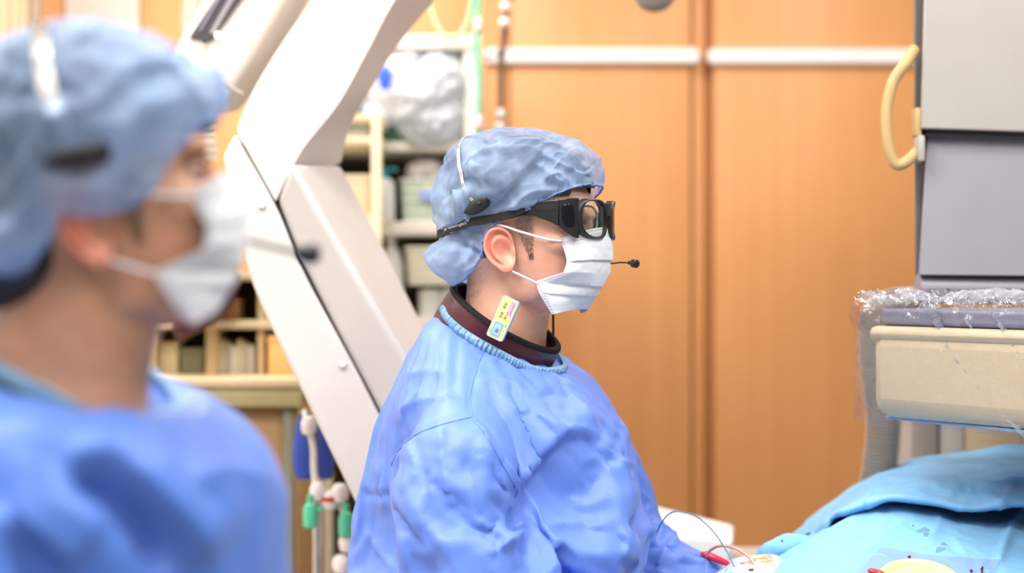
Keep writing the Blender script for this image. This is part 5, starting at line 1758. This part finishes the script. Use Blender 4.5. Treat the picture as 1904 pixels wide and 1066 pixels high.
# drop polygons on a surface: cast from above-front onto the drape
bpy.context.view_layer.update()
dgx = bpy.context.evaluated_depsgraph_get()
def surf_bvh(objs):
    VV, FF = [], []
    for o in objs:
        e = o.evaluated_get(dgx); m_ = e.to_mesh()
        b = len(VV); mw = o.matrix_world
        VV += [mw @ v.co for v in m_.vertices]; FF += [tuple(i + b for i in p.vertices) for p in m_.polygons]
        e.to_mesh_clear()
    return BVHTree.FromPolygons(VV, FF)
drape_bvh = surf_bvh([c for c in dr.children])
CO = Vector((0, 0, CAMZ))
def on_drape(px, py, lift=.0008, bv=None):
    d = (P(px, py, 2.5) - CO).normalized()
    h = (bv or drape_bvh).ray_cast(CO, d)
    if h[0] is None: return P(px, py, 2.45)
    return h[0] - d * lift
def decal(poly, name, m, parent, lift=.0008, sub=1):
    c = np.mean(np.array(poly), 0)
    rings = [[tuple(c + (np.array(p) - c) * k) for p in poly] for k in (1, .66, .33)]
    G = np.array([[on_drape(*p, lift) for p in r] for r in rings])
    return MB().grid(G, cv=True, cap1=True).build(name, m, parent, sharp=0)
M_stg = mat('grey_stain', (.20, .36, .46), .5, alpha=.55)
M_stgreen = mat('green_stain', (.30, .55, .35), .5)
M_blood = mat('blood', (.13, .012, .015), .25)
for px, py, rx, ry, m_, sd in ((1717, 986, 11, 5, M_stg, 1), (1722, 994, 6, 4, M_stg, 2), (1748, 1022, 9, 5, M_stg, 3), (1755, 1012, 6, 3, M_stg, 4), (1716, 1016, 5, 4, M_stgreen, 5), (1769, 906, 5, 2.5, mat('grey_spot', (.30, .45, .55), .5), 6), (1792, 930, 3, 1.8, M_stgreen, 7), (1454, 1006, 2.5, 2.5, mat('dark_spot', (.03, .09, .11), .4), 8), (1698, 978, 1.5, 1.3, M_blood, 9)):
    decal(blot(px, py, 2.5, rx, ry, None, sd), 'stain', m_, dr)

# clear adhesive sheet with the yellow ring
sh = thing('adhesive_sheet', 'milky clear adhesive sheet stuck on the blue drape', 'sheet', on_drape(1720, 1050))
def sheet_patch(quad, nu, nv, lift):
    a, b, c, d = [np.array(q, float) for q in quad]
    G = []
    for v in np.linspace(0, 1, nv):
        row = []
        for u in np.linspace(0, 1, nu):
            q = (a * (1 - u) + b * u) * (1 - v) + (d * (1 - u) + c * u) * v
            q = q + np.array([0, 5 * math.sin(u * math.pi) * (1 - v)])
            row.append(on_drape(q[0], q[1], lift))
        G.append(row)
    return np.array(G)
M_sheet = cloth_mat('milky_film', (.50, .62, .78), rough=.35, weave=0, wstr=.05, transl=.2, crumple=(40, .4, .004), trans=.6, sheen=0)
MB().grid(sheet_patch([(1640, 1016), (1862, 1040), (1830, 1100), (1560, 1095)], 40, 16, .002)).build('film', M_sheet, sh, sharp=0)
for px, py, rx, ry, sd in ((1691, 1036, 3, 3, 21), (1806, 1062, 2.5, 3, 22), (1826, 1058, 2.5, 4, 23), (1665, 1044, 2, 1.5, 24), (1826, 1064, 2, 3, 25)):
    decal(blot(px, py, 2.5, rx, ry, None, sd), 'blood_spot', M_blood, sh, .0045)
rg = thing('yellow_disc', 'pale yellow round dish edge on the drape at the bottom edge', 'dish', on_drape(1710, 1075))
cR = np.array(on_drape(1712, 1098, .004))
prof = [(.0, .002), (.044, .003), (.048, .007), (.053, .008), (.057, .006), (.057, .001), (.054, 0)]
MB().lathe(prof, cR + np.array([0, 0, .006]), 40, Matrix.Rotation(math.radians(24), 3, 'X')).build('dish', mat('pale_yellow', (.64, .55, .29), .35), rg)
rc_ = thing('red_clip', 'small glossy red clip lying beside the pale yellow dish', 'clip', on_drape(1630, 1066))
MB().tube(catmull([on_drape(1614, 1060, .004), on_drape(1628, 1063, .006), on_drape(1645, 1068, .006)], 14), [.002, .004, .005] + [.0055] * 8 + [.005, .004, .002], 12, flat=.6).build('clip_body', mat('red_plastic', (.62, .03, .02), .2), rc_)
MB().tube([on_drape(1634, 1070, .005), on_drape(1650, 1074, .005)], .003, 8).build('clip_tail', mat('red_plastic'), rc_)

# gauze with iodine stain, clear film, blood
gz = thing('gauze_pad', 'stained white gauze and clear film beside the sleeve on the table', 'gauze', P(1400, 1060, 2.5))
rows = [[(1320, 1075, 2.62), (1360, 1046, 2.62), (1400, 1036, 2.62), (1440, 1032, 2.62), (1480, 1050, 2.62)],
        [(1318, 1082, 2.52), (1360, 1055, 2.50), (1400, 1046, 2.48), (1440, 1046, 2.48), (1470, 1062, 2.5)],
        [(1300, 1110, 2.44), (1350, 1090, 2.40), (1400, 1085, 2.38), (1440, 1090, 2.38), (1480, 1100, 2.42)],
        [(1290, 1170, 2.40), (1350, 1160, 2.36), (1400, 1150, 2.34), (1450, 1150, 2.34), (1490, 1160, 2.38)]]
gm_ = cloth_mat('gauze_white', (.68, .76, .84), rough=.7, weave=0, wstr=.3, transl=.3, crumple=(60, .6, .005))
cloth_from_patch(patch(rows, 60, 60), 3, 22, 2.2, None, name='gauze', m=gm_, parent=gz)
bpy.context.view_layer.update(); dgx = bpy.context.evaluated_depsgraph_get()
gz_bvh = surf_bvh(list(gz.children))
def gdecal(poly, name, m, lift=.0012):
    c = np.mean(np.array(poly), 0)
    G = np.array([[on_drape(*tuple(c + (np.array(p) - c) * k), lift, gz_bvh) for p in poly] for k in (1, .66, .33)])
    MB().grid(G, cv=True, cap1=True).build(name, m, gz, sharp=0)
M_iod = mat('iodine', (.62, .33, .08), .4)
gdecal([(1368, 1042), (1395, 1036), (1425, 1033), (1438, 1036), (1440, 1044), (1425, 1050), (1400, 1047), (1375, 1048)], 'iodine_stain', M_iod)
gdecal(blot(1397, 1060, 2.5, 4, 3, None, 31), 'blood_spot', M_blood)
gdecal(blot(1428, 1034, 2.5, 6, 2, None, 32), 'blood_spot', mat('pink_stain', (.6, .2, .15), .4))
gdecal([(1336, 1058), (1350, 1054), (1362, 1062), (1372, 1075), (1340, 1075)], 'blue_patch', mat('blue_patch', (.15, .45, .75), .5))
rd = thing('red_connector', 'crimson red soft connector beside the far blue sleeve', 'connector', P(1325, 1038, 2.56))
MB().tube(catmull([Pn(1305, 1030, 2.56), Pn(1320, 1035, 2.55), Pn(1345, 1045, 2.55), Pn(1360, 1050, 2.55)], 16), np.interp(np.linspace(0, 1, 16), [0, .2, .7, 1], [.004, .008, .006, .002]), 14, flat=.8).build('connector_body', mat('crimson', (.62, .02, .07), .35), rd)
pk = thing('pink_tubing', 'loop of clear pink tubing arching above the gauze', 'tubing', P(1340, 1030, 2.5))
MB().tube(catmull([Pn(1314, 1034, 2.54), Pn(1322, 1023, 2.52), Pn(1336, 1016, 2.50), Pn(1352, 1016, 2.49), Pn(1372, 1022, 2.47), Pn(1392, 1036, 2.46), Pn(1406, 1056, 2.44), Pn(1414, 1085, 2.42)], 60), .0022, 12).build('tube', mat('pink_tube', (.85, .36, .27), .2, coat=.5), pk)
gw = thing('guide_wire', 'thin blue guide wire looping up beside the far sleeve', 'wire', P(1300, 1000, 2.5))
MB().tube(catmull([Pn(1222, 990, 2.56), Pn(1231, 971, 2.54), Pn(1246, 955, 2.52), Pn(1268, 952, 2.51), Pn(1296, 962, 2.50), Pn(1322, 984, 2.49), Pn(1345, 1015, 2.48), Pn(1360, 1042, 2.47), Pn(1369, 1066, 2.46), Pn(1374, 1090, 2.45)], 90), .0011, 8).build('wire', mat('blue_wire', (.10, .19, .36), .3), gw)

# white bin on a trolley further back
wbn = thing('white_cushion', 'white padded block on a trolley beyond the blue sleeve', 'cushion', (P(1280, 1000, 3.35).x, 3.35, 0))
f = [Pn(1160, 930, 3.30), Pn(1205, 926, 3.28), Pn(1366, 986, 3.16), Pn(1360, 1032, 3.16), Pn(1262, 1030, 3.2), Pn(1160, 1010, 3.3)]
G = np.array([[Pn(1185, 934, 3.5), Pn(1366, 978, 3.40), Pn(1364, 1002, 3.02), Pn(1180, 990, 3.06)], [Pn(1185, 975, 3.5), Pn(1360, 1020, 3.40), Pn(1356, 1060, 3.02), Pn(1180, 1050, 3.06)]])
MB().grid(G, cv=True, cap0=True, cap1=True).build('block', mat('white_vinyl', (.82, .86, .85), .5), wbn, bevel=.008)
zt = Pn(1300, 1050, 3.2)[2] - .02
MB().box((P(1290, 1000, 3.25).x, 3.27, zt - .01), (.36, .5, .03), .006).build('trolley_top', M_cream2, wbn)
for sx in (-.15, .15):
    for sy in (-.2, .2):
        MB().tube([(P(1290, 1000, 3.25).x + sx, 3.27 + sy, zt - .02), (P(1290, 1000, 3.25).x + sx, 3.27 + sy, 0)], .012, 12).build('leg', M_steel, wbn)

# ------------------------------------------------------------------ storage behind the gantry
def pbox(mb, a, b, c, d, Y, t, bev=.003):
    """box whose front face spans pixels a..b, c..d at depth Y, t metres deep"""
    p, q = P(a, c, Y), P(b, d, Y)
    mb.box(((p.x + q.x) / 2, Y + t / 2, (p.z + q.z) / 2), (abs(q.x - p.x), t, abs(p.z - q.z)), bev)
    return mb
M_shelf = mat('shelf_cream', (.80, .74, .66), .5)
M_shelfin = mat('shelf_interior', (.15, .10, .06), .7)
Ys = 3.85
cabn = thing('storage_cabinet', 'tall cream storage cabinet with open shelves behind the gantry', 'cabinet', (wx(760, Ys), Ys, 0))
zb = -1.5 / Ys * FPX
ybot = 533 + 1.5 / Ys * FPX
pbox(MB(), 862, 893, 66, ybot, Ys, .42).build('side_panel', M_shelf, cabn)
pbox(MB(), 560, 590, 66, ybot, Ys, .42).build('side_panel', M_shelf, cabn)
pbox(MB(), 560, 893, 64, 92, Ys - .005, .43).build('top_panel', M_shelf, cabn)
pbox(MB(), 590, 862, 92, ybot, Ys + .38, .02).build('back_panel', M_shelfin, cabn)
for y0, y1 in ((262, 281), (412, 438), (590, 612), (760, 780)):
    pbox(MB(), 590, 862, y0, y1, Ys + .01, .36).build('shelf_board', M_shelf, cabn)
# plastic bag bundle on the upper shelf
bag = thing('plastic_bag', 'bulging white clear plastic bag on the upper shelf', 'bag', P(780, 262, Ys + .1))
mb = MB()
for c, r in (((770, 190), (.105, .13, .085)), ((820, 160), (.07, .12, .075)), ((735, 150), (.06, .1, .06)), ((800, 235), (.085, .12, .055)), ((720, 215), (.05, .1, .05)), ((838, 225), (.04, .1, .055)), ((760, 118), (.05, .08, .025))):
    mb.ball(P(*c, Ys + .08), r, 3)
V, F = remesh(mb.V, mb.F, .008, 3)
N = normals(V, F)
V = V + N * (ridged(V * 16, 2) * .012 + ridged(V * 45, 1) * .005)[:, None]
MB().add(V, F).build('bag_skin', cloth_mat('bag_plastic', (.86, .88, .93), rough=.18, weave=0, wstr=.05, transl=.35, crumple=(30, .9, .012), trans=.08, sheen=0), bag, sharp=0)
pbox(MB(), 706, 724, 125, 165, Ys - .06, .01).build('blue_print', mat('blue_print', (.03, .12, .75), .4), bag)
MB().ball(P(715, 142, Ys - .03), (.016, .012, .022), 3).build('blue_cap', mat('blue_print'), bag)
tr = thing('green_tray', 'dark green tray under the plastic bag on the shelf', 'tray', P(740, 262, Ys))
pbox(MB(), 706, 790, 236, 240, Ys + .0, .02).build('tray_rim', mat('dark_green', (.02, .12, .06), .4), tr)
pbox(MB(), 708, 788, 240, 262, Ys + .005, .2, .006).build('tray_body', mat('dark_green'), tr)
# pale front rack
Yr = 3.62
rk = thing('cream_rack', 'pale yellow slim rack standing in front of the storage cabinet', 'rack', (wx(660, Yr), Yr, 0))
yb2 = 533 + 1.5 / Yr * FPX
M_rack = mat('rack_yellow', (.80, .68, .46), .5)
for a, b in ((690, 709), (600, 616)):
    pbox(MB(), a, b, 208, yb2, Yr, .025).build('post', M_rack, rk)
    pbox(MB(), a, b, 208, yb2, Yr + .17, .025).build('post', M_rack, rk)
for y in (212, 254, 400, 560):
    pbox(MB(), 600, 709, y, y + 16, Yr + .002, .19).build('shelf_board', M_rack, rk)
bx = thing('beige_box', 'beige box on the pale yellow rack', 'box', P(660, 400, Yr + .03))
pbox(MB(), 618, 688, 330, 400, Yr + .03, .12, .004).build('box_body', mat('box_beige', (.80, .66, .42), .5), bx)
pbox(MB(), 616, 690, 324, 336, Yr + .028, .124, .003).build('box_lid', mat('box_beige2', (.84, .72, .50), .5), bx)
pk2 = thing('paper_packets', 'white and green packets on the top of the pale rack', 'packets', P(668, 254, Yr + .02))
pbox(MB(), 642, 686, 228, 254, Yr + .03, .1, .003).build('packet', mat('packet_white', (.8, .76, .7), .6), pk2)
pbox(MB(), 644, 684, 240, 244, Yr + .027, .005, 0).build('green_band', mat('packet_green', (.45, .62, .42), .6), pk2)

def bottle(px, y0, y1, Y, r, body, cap, label, name='pump_bottle'):
    t = thing(name, label, 'bottle', P(px, y1, Y))
    b = P(px, y1, Y); h = (y1 - y0) / FPX * Y
    bo = MB().lathe([(r * .9, 0), (r, .004), (r, h * .68), (r * .8, h * .76), (r * .35, h * .80), (r * .35, h * .82)], b, 24).build('bottle_body', body, t)
    MB().lathe([(r * .45, h * .8), (r * .48, h * .88), (r * .25, h * .89), (r * .2, h * .97), (r * .5, h * .98), (r * .5, h), (r * .1, h)], b, 16).build('pump_head', cap, t)
    MB().tube([b + Vector((0, 0, h * .975)), b + Vector((r * 1.1, -.0, h * .97)), b + Vector((r * 1.2, 0, h * .93))], r * .16, 8).build('spout', cap, t)
    return t
bottle(716, 312, 412, Ys + .02, .022, mat('bottle_white', (.86, .83, .80), .35), mat('teal_pump', (.03, .36, .40), .35), 'white bottle with teal pump on the cabinet shelf')
def basket(a, b, y0, y1, Y, d, m, label, holes=True):
    t = thing('storage_basket', label, 'basket', P((a + b) / 2, y1, Y))
    w = (b - a) / FPX * Y; h = (y1 - y0) / FPX * Y; c = P((a + b) / 2, y1, Y)
    mb = MB()
    # hollow tapered tub
    def rr(s, z): 
        q = superring(w / 2 * s, d / 2 * s, 32, 6); return np.concatenate([q + np.array([c.x, c.y + d / 2]), np.full((32, 1), c.z + z)], 1)
    mb.grid(np.array([rr(.9, 0), rr(1, h), rr(.97, h), rr(.87, .006)]), cv=True, cap0=True, cap1=True)
    mb.build('tub', m, t)
    for z in (.25, .5, .75):
        q = rr(.9 + .1 * z + .006, z * h)
        MB().tube(q, .0022, 6, closed=True).build('rib', m, t)
    MB().tube(rr(1.01, h), .004, 8, closed=True).build('rim', m, t)
    return t
bk = basket(742, 838, 335, 412, Ys + .01, .16, mat('pale_green', (.66, .76, .62), .5), 'pale green plastic basket with blue label on the cabinet shelf')
pbox(MB(), 782, 812, 352, 374, Ys - .006, .004, .001).build('blue_label', mat('blue_label', (.30, .42, .80), .5), bk)
pbox(MB(), 786, 806, 344, 352, Ys - .004, .003, .001).build('yellow_label', mat('yellow_label', (.80, .72, .35), .5), bk)
mb = MB()
for c, r in (((780, 325), (.03, .05, .03)), ((800, 320), (.03, .05, .03)), ((790, 312), (.022, .04, .02)), ((815, 335), (.03, .05, .02))):
    mb.ball(P(*c, Ys + .09), r, 3)
V, F = remesh(mb.V, mb.F, .005, 3); N = normals(V, F)
ct = thing('white_cloth', 'crumpled pinkish white cloth heaped in the green basket', 'cloth', P(790, 340, Ys + .09))
MB().add(V + N * (ridged(V * 30, 2) * .006)[:, None], F).build('cloth_heap', mat('pinkish_cloth', (.78, .69, .66), .8), ct, sharp=0)
basket(752, 848, 462, 530, Ys + .01, .16, mat('cream_basket', (.78, .74, .58), .5), 'cream plastic basket on the lower cabinet shelf')
fl = thing('white_flask', 'white rounded flask on the lower cabinet shelf', 'flask', P(728, 590, Ys + .02))
MB().lathe([(.024, 0), (.028, .01), (.028, .12), (.02, .15), (.010, .16), (.010, .175)], P(728, 590, Ys + .06), 24).build('flask_body', mat('bottle_white'), fl)
MB().lathe([(.012, .17), (.012, .19), (.004, .192)], P(728, 590, Ys + .06), 16).build('flask_cap', mat('bottle_white'), fl)
for px, sd, lb in ((800, 1, 'clear plastic roll on the lower cabinet shelf, left of its pair'), (838, 2, 'clear plastic roll on the lower cabinet shelf, right of its pair')):
    t = thing('plastic_roll', lb, 'roll', P(px, 588, Ys + .05))
    MB().lathe([(.026, 0), (.027, .06), (.022, .062), (.012, .062), (.012, .0)], P(px, 588, Ys + .06), 20).build('roll_body', mat('milky_roll', (.66, .64, .58), .3), t)
    MB().lathe([(.012, .06), (.0125, .068), (.008, .068)], P(px, 588, Ys + .06), 16).build('roll_core', mat('milky_core', (.4, .38, .33), .4), t)

# green tubing hanging at the cabinet corner and dark pendant pole
gt = thing('green_tubing', 'green oxygen tubing looped and hanging beside the cabinet', 'tubing', P(885, 260, 3.75))
MB().tube(catmull([Pn(799, -20, 3.75), Pn(803, 20, 3.75), Pn(815, 52, 3.75), Pn(835, 70, 3.75), Pn(858, 62, 3.75), Pn(872, 30, 3.75), Pn(882, -20, 3.75), Pn(888, -80, 3.75)], 50), .0045, 10).build('loop', mat('green_tube', (.22, .68, .42), .25), gt)
MB().tube(catmull([Pn(890, -80, 3.74), Pn(886, 20, 3.74), Pn(884, 100, 3.74), Pn(890, 150, 3.74), Pn(888, 230, 3.74), Pn(890, 330, 3.74), Pn(885, 500, 3.74)], 50), .0058, 10).build('hanging_tube', mat('green_tube'), gt)
MB().tube(catmull([Pn(898, -80, 3.76), Pn(896, 40, 3.76), Pn(894, 140, 3.76)], 20), .004, 10).build('hanging_tube', mat('green_tube2', (.55, .75, .42), .3), gt)
for y, r in ((46, .010), (228, .012)):
    MB().lathe([(.003, -.016), (r * .8, -.012), (r, 0), (r * .8, .012), (.003, .016)], P(889, y, 3.73), 16).build('connector', mat('clear_connector', (.82, .74, .68), .15), gt)
pp = thing('infusion_line', 'dark hanging infusion line with clear beads beside the cabinet', 'infusion line', P(930, 240, 3.9))
MB().tube(catmull([Pn(943, -40, 3.9), Pn(938, 40, 3.9), Pn(932, 110, 3.9), Pn(931, 200, 3.9), Pn(928, 260, 3.9), Pn(926, 380, 3.9)], 40), .0075, 12).build('line', mat('brown_line', (.20, .115, .07), .4), pp)
for y in (12, 42, 96, 212, 236):
    px = np.interp(y, [-40, 40, 110, 200, 260], [943, 938, 932, 931, 928])
    MB().ball(P(px, y, 3.89), .0125 if y != 96 else .011, 3).build('bead', mat('clear_connector') if y != 96 else M_dkgrey, pp)
MB().tube(catmull([Pn(893, 96, 3.85), Pn(905, 108, 3.85), Pn(918, 104, 3.87), Pn(931, 96, 3.89)], 20), .0035, 8).build('side_branch', mat('branch_grey', (.42, .34, .30), .4), pp)
MB().tube([Pn(950, -60, 3.9), Pn(948, -2, 3.9)], [.02, .017], 14).build('hook_head', M_midgrey, pp)

# ------------------------------------------------------------------ counter and clutter lower left
Yc = 3.35
yb3 = 533 + 1.5 / Yc * FPX
ctr = thing('counter', 'pale wood counter with open cubbies behind the nearest person', 'counter', (wx(430, Yc), Yc + .2, 0))
M_ctr = mat('counter_wood', (.56, .41, .21), .5)
M_ctr2 = mat('counter_edge', (.40, .33, .16), .5)
pbox(MB(), 120, 560, 704, 722, Yc - .02, .5, .004).build('worktop', mat('counter_top', (.60, .46, .27), .45), ctr)
pbox(MB(), 120, 560, 722, 758, Yc - .012, .03, .004).build('top_edge', M_ctr2, ctr)
pbox(MB(), 120, 556, 758, yb3, Yc + .02, .46, .004).build('front_panel', mat('counter_brown', (.38, .22, .085), .5), ctr)
pbox(MB(), 526, 545, 760, yb3, Yc + .005, .03, .004).build('dark_stile', mat('counter_stile', (.22, .20, .14), .5), ctr)
pbox(MB(), 120, 560, 520, 704, Yc + .36, .02, .002).build('back_board', mat('cubby_back', (.45, .32, .15), .6), ctr)
for a, b in ((268, 290), (382, 404), (478, 492)):
    pbox(MB(), a, b, 520, 704, Yc + .12, .25, .003).build('divider', M_ctr, ctr)
pbox(MB(), 200, 560, 596, 612, Yc + .1, .27, .003).build('shelf_board', mat('counter_top'), ctr)
pbox(MB(), 200, 560, 505, 522, Yc + .1, .27, .003).build('shelf_board', mat('counter_top'), ctr)
def gbox(name, a, b, c, d, Y, t, m, label, cat, lid=None):
    th_ = thing(name, label, cat, P((a + b) / 2, d, Y))
    pbox(MB(), a, b, c, d, Y, t, .004).build('box_body', m, th_)
    pbox(MB(), a - 1.5, b + 1.5, c - 4, c + 5, Y - .003, t + .006, .003).build('box_lid', lid or m, th_)
    return th_
gbox('storage_box', 336, 380, 652, 704, Yc + .14, .14, mat('olive_box', (.20, .19, .10), .6), 'dark olive box in the counter cubby', 'box')
gbox('storage_box', 296, 332, 640, 704, Yc + .16, .12, mat('cream_box', (.74, .58, .34), .5), 'cream box left of the dark olive box', 'box')
gbox('storage_box', 498, 550, 630, 704, Yc + .1, .15, mat('orange_box', (.78, .42, .14), .5), 'orange box standing on the counter near the gantry', 'box')
gbox('storage_box', 410, 444, 560, 596, Yc + .14, .12, mat('brown_box', (.42, .20, .07), .5), 'reddish brown box on the upper counter shelf', 'box')
for i, nm in enumerate(('leftmost', 'second', 'third', 'fourth', 'fifth', 'rightmost')):
    a = 408 + i * 11
    o = pbox(MB(), a, a + 9, 632 + (i % 3) * 5, 704, Yc + .15, .14, .001).build('file_folder', mat('folder_%d' % (i % 3), ((.72, .62, .44), (.55, .50, .38), (.80, .74, .60))[i % 3], .6))
    tag(o, ('pale', 'grey', 'cream')[i % 3] + ' upright folder in the counter cubby, ' + nm + (' of the row' if i in (0, 5) else ' from the left'), 'folder', 'folders in the counter cubby')
# maroon pouch hanging from the counter's upper shelf, its rounded lower edge beyond the near mask
ap = thing('maroon_pouch', 'maroon pouch hanging from the shelf beyond the chin of the nearest person', 'pouch', P(390, 600, Yc + .03))
G = []
for y, a, b in ((512, 330, 446), (530, 322, 446), (550, 318, 440), (575, 316, 428), (600, 318, 402), (618, 322, 372), (632, 328, 345), (638, 331, 337)):
    hw = (b - a) / 2 / FPX * Yc
    c = Pn((a + b) / 2, y, Yc + .05)
    G.append([c + np.array([q[0], q[1], 0]) for q in superring(hw, .022 if y < 620 else .010, 24, 2.5)])
MB().grid(np.array(G), cv=True, cap0=True, cap1=True).build('pouch_body', M_maroon, ap)
MB().box(P(388, 512, Yc + .07), (.10, .06, .012), .003).build('hanging_clip', M_blackm, ap)

# blue pouches, white cords and coloured valves on a stand beside the counter
Yv = 3.1
st = thing('drip_stand', 'steel drip stand beside the brown counter front', 'stand', (wx(590, Yv), Yv, 0))
yb4 = 533 + 1.5 / Yv * FPX
MB().tube([Pn(590, 600, Yv), Pn(590, yb4 - 4, Yv)], .009, 14).build('pole', M_steel, st)
for k in range(5):
    a = k * 2 * math.pi / 5
    c = Pn(590, yb4, Yv)
    MB().tube([c + np.array([0, 0, .06]), c + np.array([.2 * math.cos(a), .2 * math.sin(a), .03])], .01, 10).build('foot', M_steel, st)
    MB().ball(c + np.array([.2 * math.cos(a), .2 * math.sin(a), .02]), .02, 2).build('castor', M_blackm, st)
MB().tube([Pn(556, 770, Yv), Pn(620, 770, Yv)], .004, 10).build('hook_bar', M_dkgrey, st)
for px, w, lb in ((566, 22, 'deep blue pouch hanging on the drip stand, left of its pair'), (606, 16, 'deep blue pouch hanging on the drip stand, right of its pair')):
    t = thing('blue_pouch', lb, 'pouch', P(px, 890, Yv - .03))
    G = []
    for v in np.linspace(0, 1, 14):
        hw = w * (.55 + .45 * math.sin(min(1, v * 1.6) * math.pi / 2)) * (1 - .4 * max(0, v - .8) / .2) / FPX * Yv
        c = Pn(px, 775 + 115 * v, Yv - .02)
        rr = superring(hw, .014 * math.sin(min(1, v * 1.2 + .1) * math.pi / 2) + .003, 20, 2.4)
        G.append([c + np.array([q[0], q[1], 0]) for q in rr])
    MB().grid(np.array(G), cv=True, cap0=True, cap1=True).build('pouch_body', mat('deep_blue', (.03, .07, .38), .4), t)
    MB().tube([P(px, 776, Yv - .02), P(px, 764, Yv)], .003, 8).build('hanger', M_white, t)
wc = thing('white_cable', 'white cable and clear couplings hanging between the blue pouches', 'cable', P(590, 900, Yv - .04))
MB().tube(catmull([Pn(570, 780, Yv - .05), Pn(582, 830, Yv - .05), Pn(584, 880, Yv - .05), Pn(592, 920, Yv - .05), Pn(614, 930, Yv - .05), Pn(638, 950, Yv - .05), Pn(650, 1020, Yv - .05), Pn(640, 1120, Yv - .05)], 60), .006, 10).build('cord', mat('cord_white', (.78, .72, .66), .4), wc)
for px, py, r in ((574, 792, .014), (590, 915, .014), (613, 932, .014), (632, 918, .016), (646, 1010, .016), (636, 1050, .018)):
    MB().lathe([(.004, -.018), (r * .8, -.014), (r, -.004), (r, .006), (r * .7, .016), (.004, .018)], P(px, py, Yv - .06), 16).build('coupling', mat('coupling_white', (.84, .76, .74), .25), wc)
for px, py, nm, lb in ((577, 952, 'mat_a', 'pale green valve below the left blue pouch'), (643, 968, 'mat_b', 'bright green valve next to the focused gown')):
    t = thing('green_valve', lb, 'valve', P(px, py, Yv - .07))
    MB().lathe([(.005, -.03), (.013, -.026), (.014, .0), (.011, .012), (.006, .016), (.006, .03)], P(px, py, Yv - .07), 18).build('valve_body', mat('valve_green', (.10, .55, .33), .3), t)
    MB().box(P(px, py, Yv - .07) + Vector((.012, 0, .004)), (.024, .008, .008), .002).build('lever', mat('valve_green'), t)
rdv = thing('red_coupling', 'red ringed coupling on the white cable', 'coupling', P(612, 932, Yv - .08))
MB().lathe([(.0145, -.004), (.0152, 0), (.0145, .004)], P(613, 928, Yv - .06), 18).build('red_ring', mat('red_plastic'), rdv)
MB().lathe([(.010, .004), (.012, .008), (.006, .014)], P(613, 928, Yv - .06), 18).build('tip', mat('coupling_white'), rdv)

# upper left: corrugated hose and slanted beige cover
h2 = thing('white_corrugated_hose', 'pale corrugated hose at the top left behind the beam', 'hose', P(360, 20, 3.4))
hp = catmull([Pn(395, -160, 3.5), Pn(372, -40, 3.5), Pn(362, 40, 3.5), Pn(366, 140, 3.5), Pn(380, 300, 3.5)], 260)
MB().tube(hp, .026 + .003 * np.sin(np.arange(260) * 1.1), 18).build('hose_tube', mat('pale_hose', (.74, .68, .60), .5), h2, sharp=0)
bc = thing('beige_fabric_cover', 'beige pleated cover hanging at the far upper left', 'cover', P(20, 100, 4.3))
G = []
for i, px in enumerate(np.linspace(-160, 62, 60)):
    G.append([Pn(px, y, 4.3 + .012 * math.sin(i * 1.1)) for y in np.linspace(-260, 700, 20)])
o = MB().grid(np.array(G)).build('pleated_sheet', mat('beige_pleat', (.76, .58, .40), .7), bc)
sm = o.modifiers.new('solid', 'SOLIDIFY'); sm.thickness = .004
pbox(MB(), 58, 70, -300, 1400, 4.27, .04).build('edge_post', mat('edge_post', (.36, .26, .19), .5), bc)
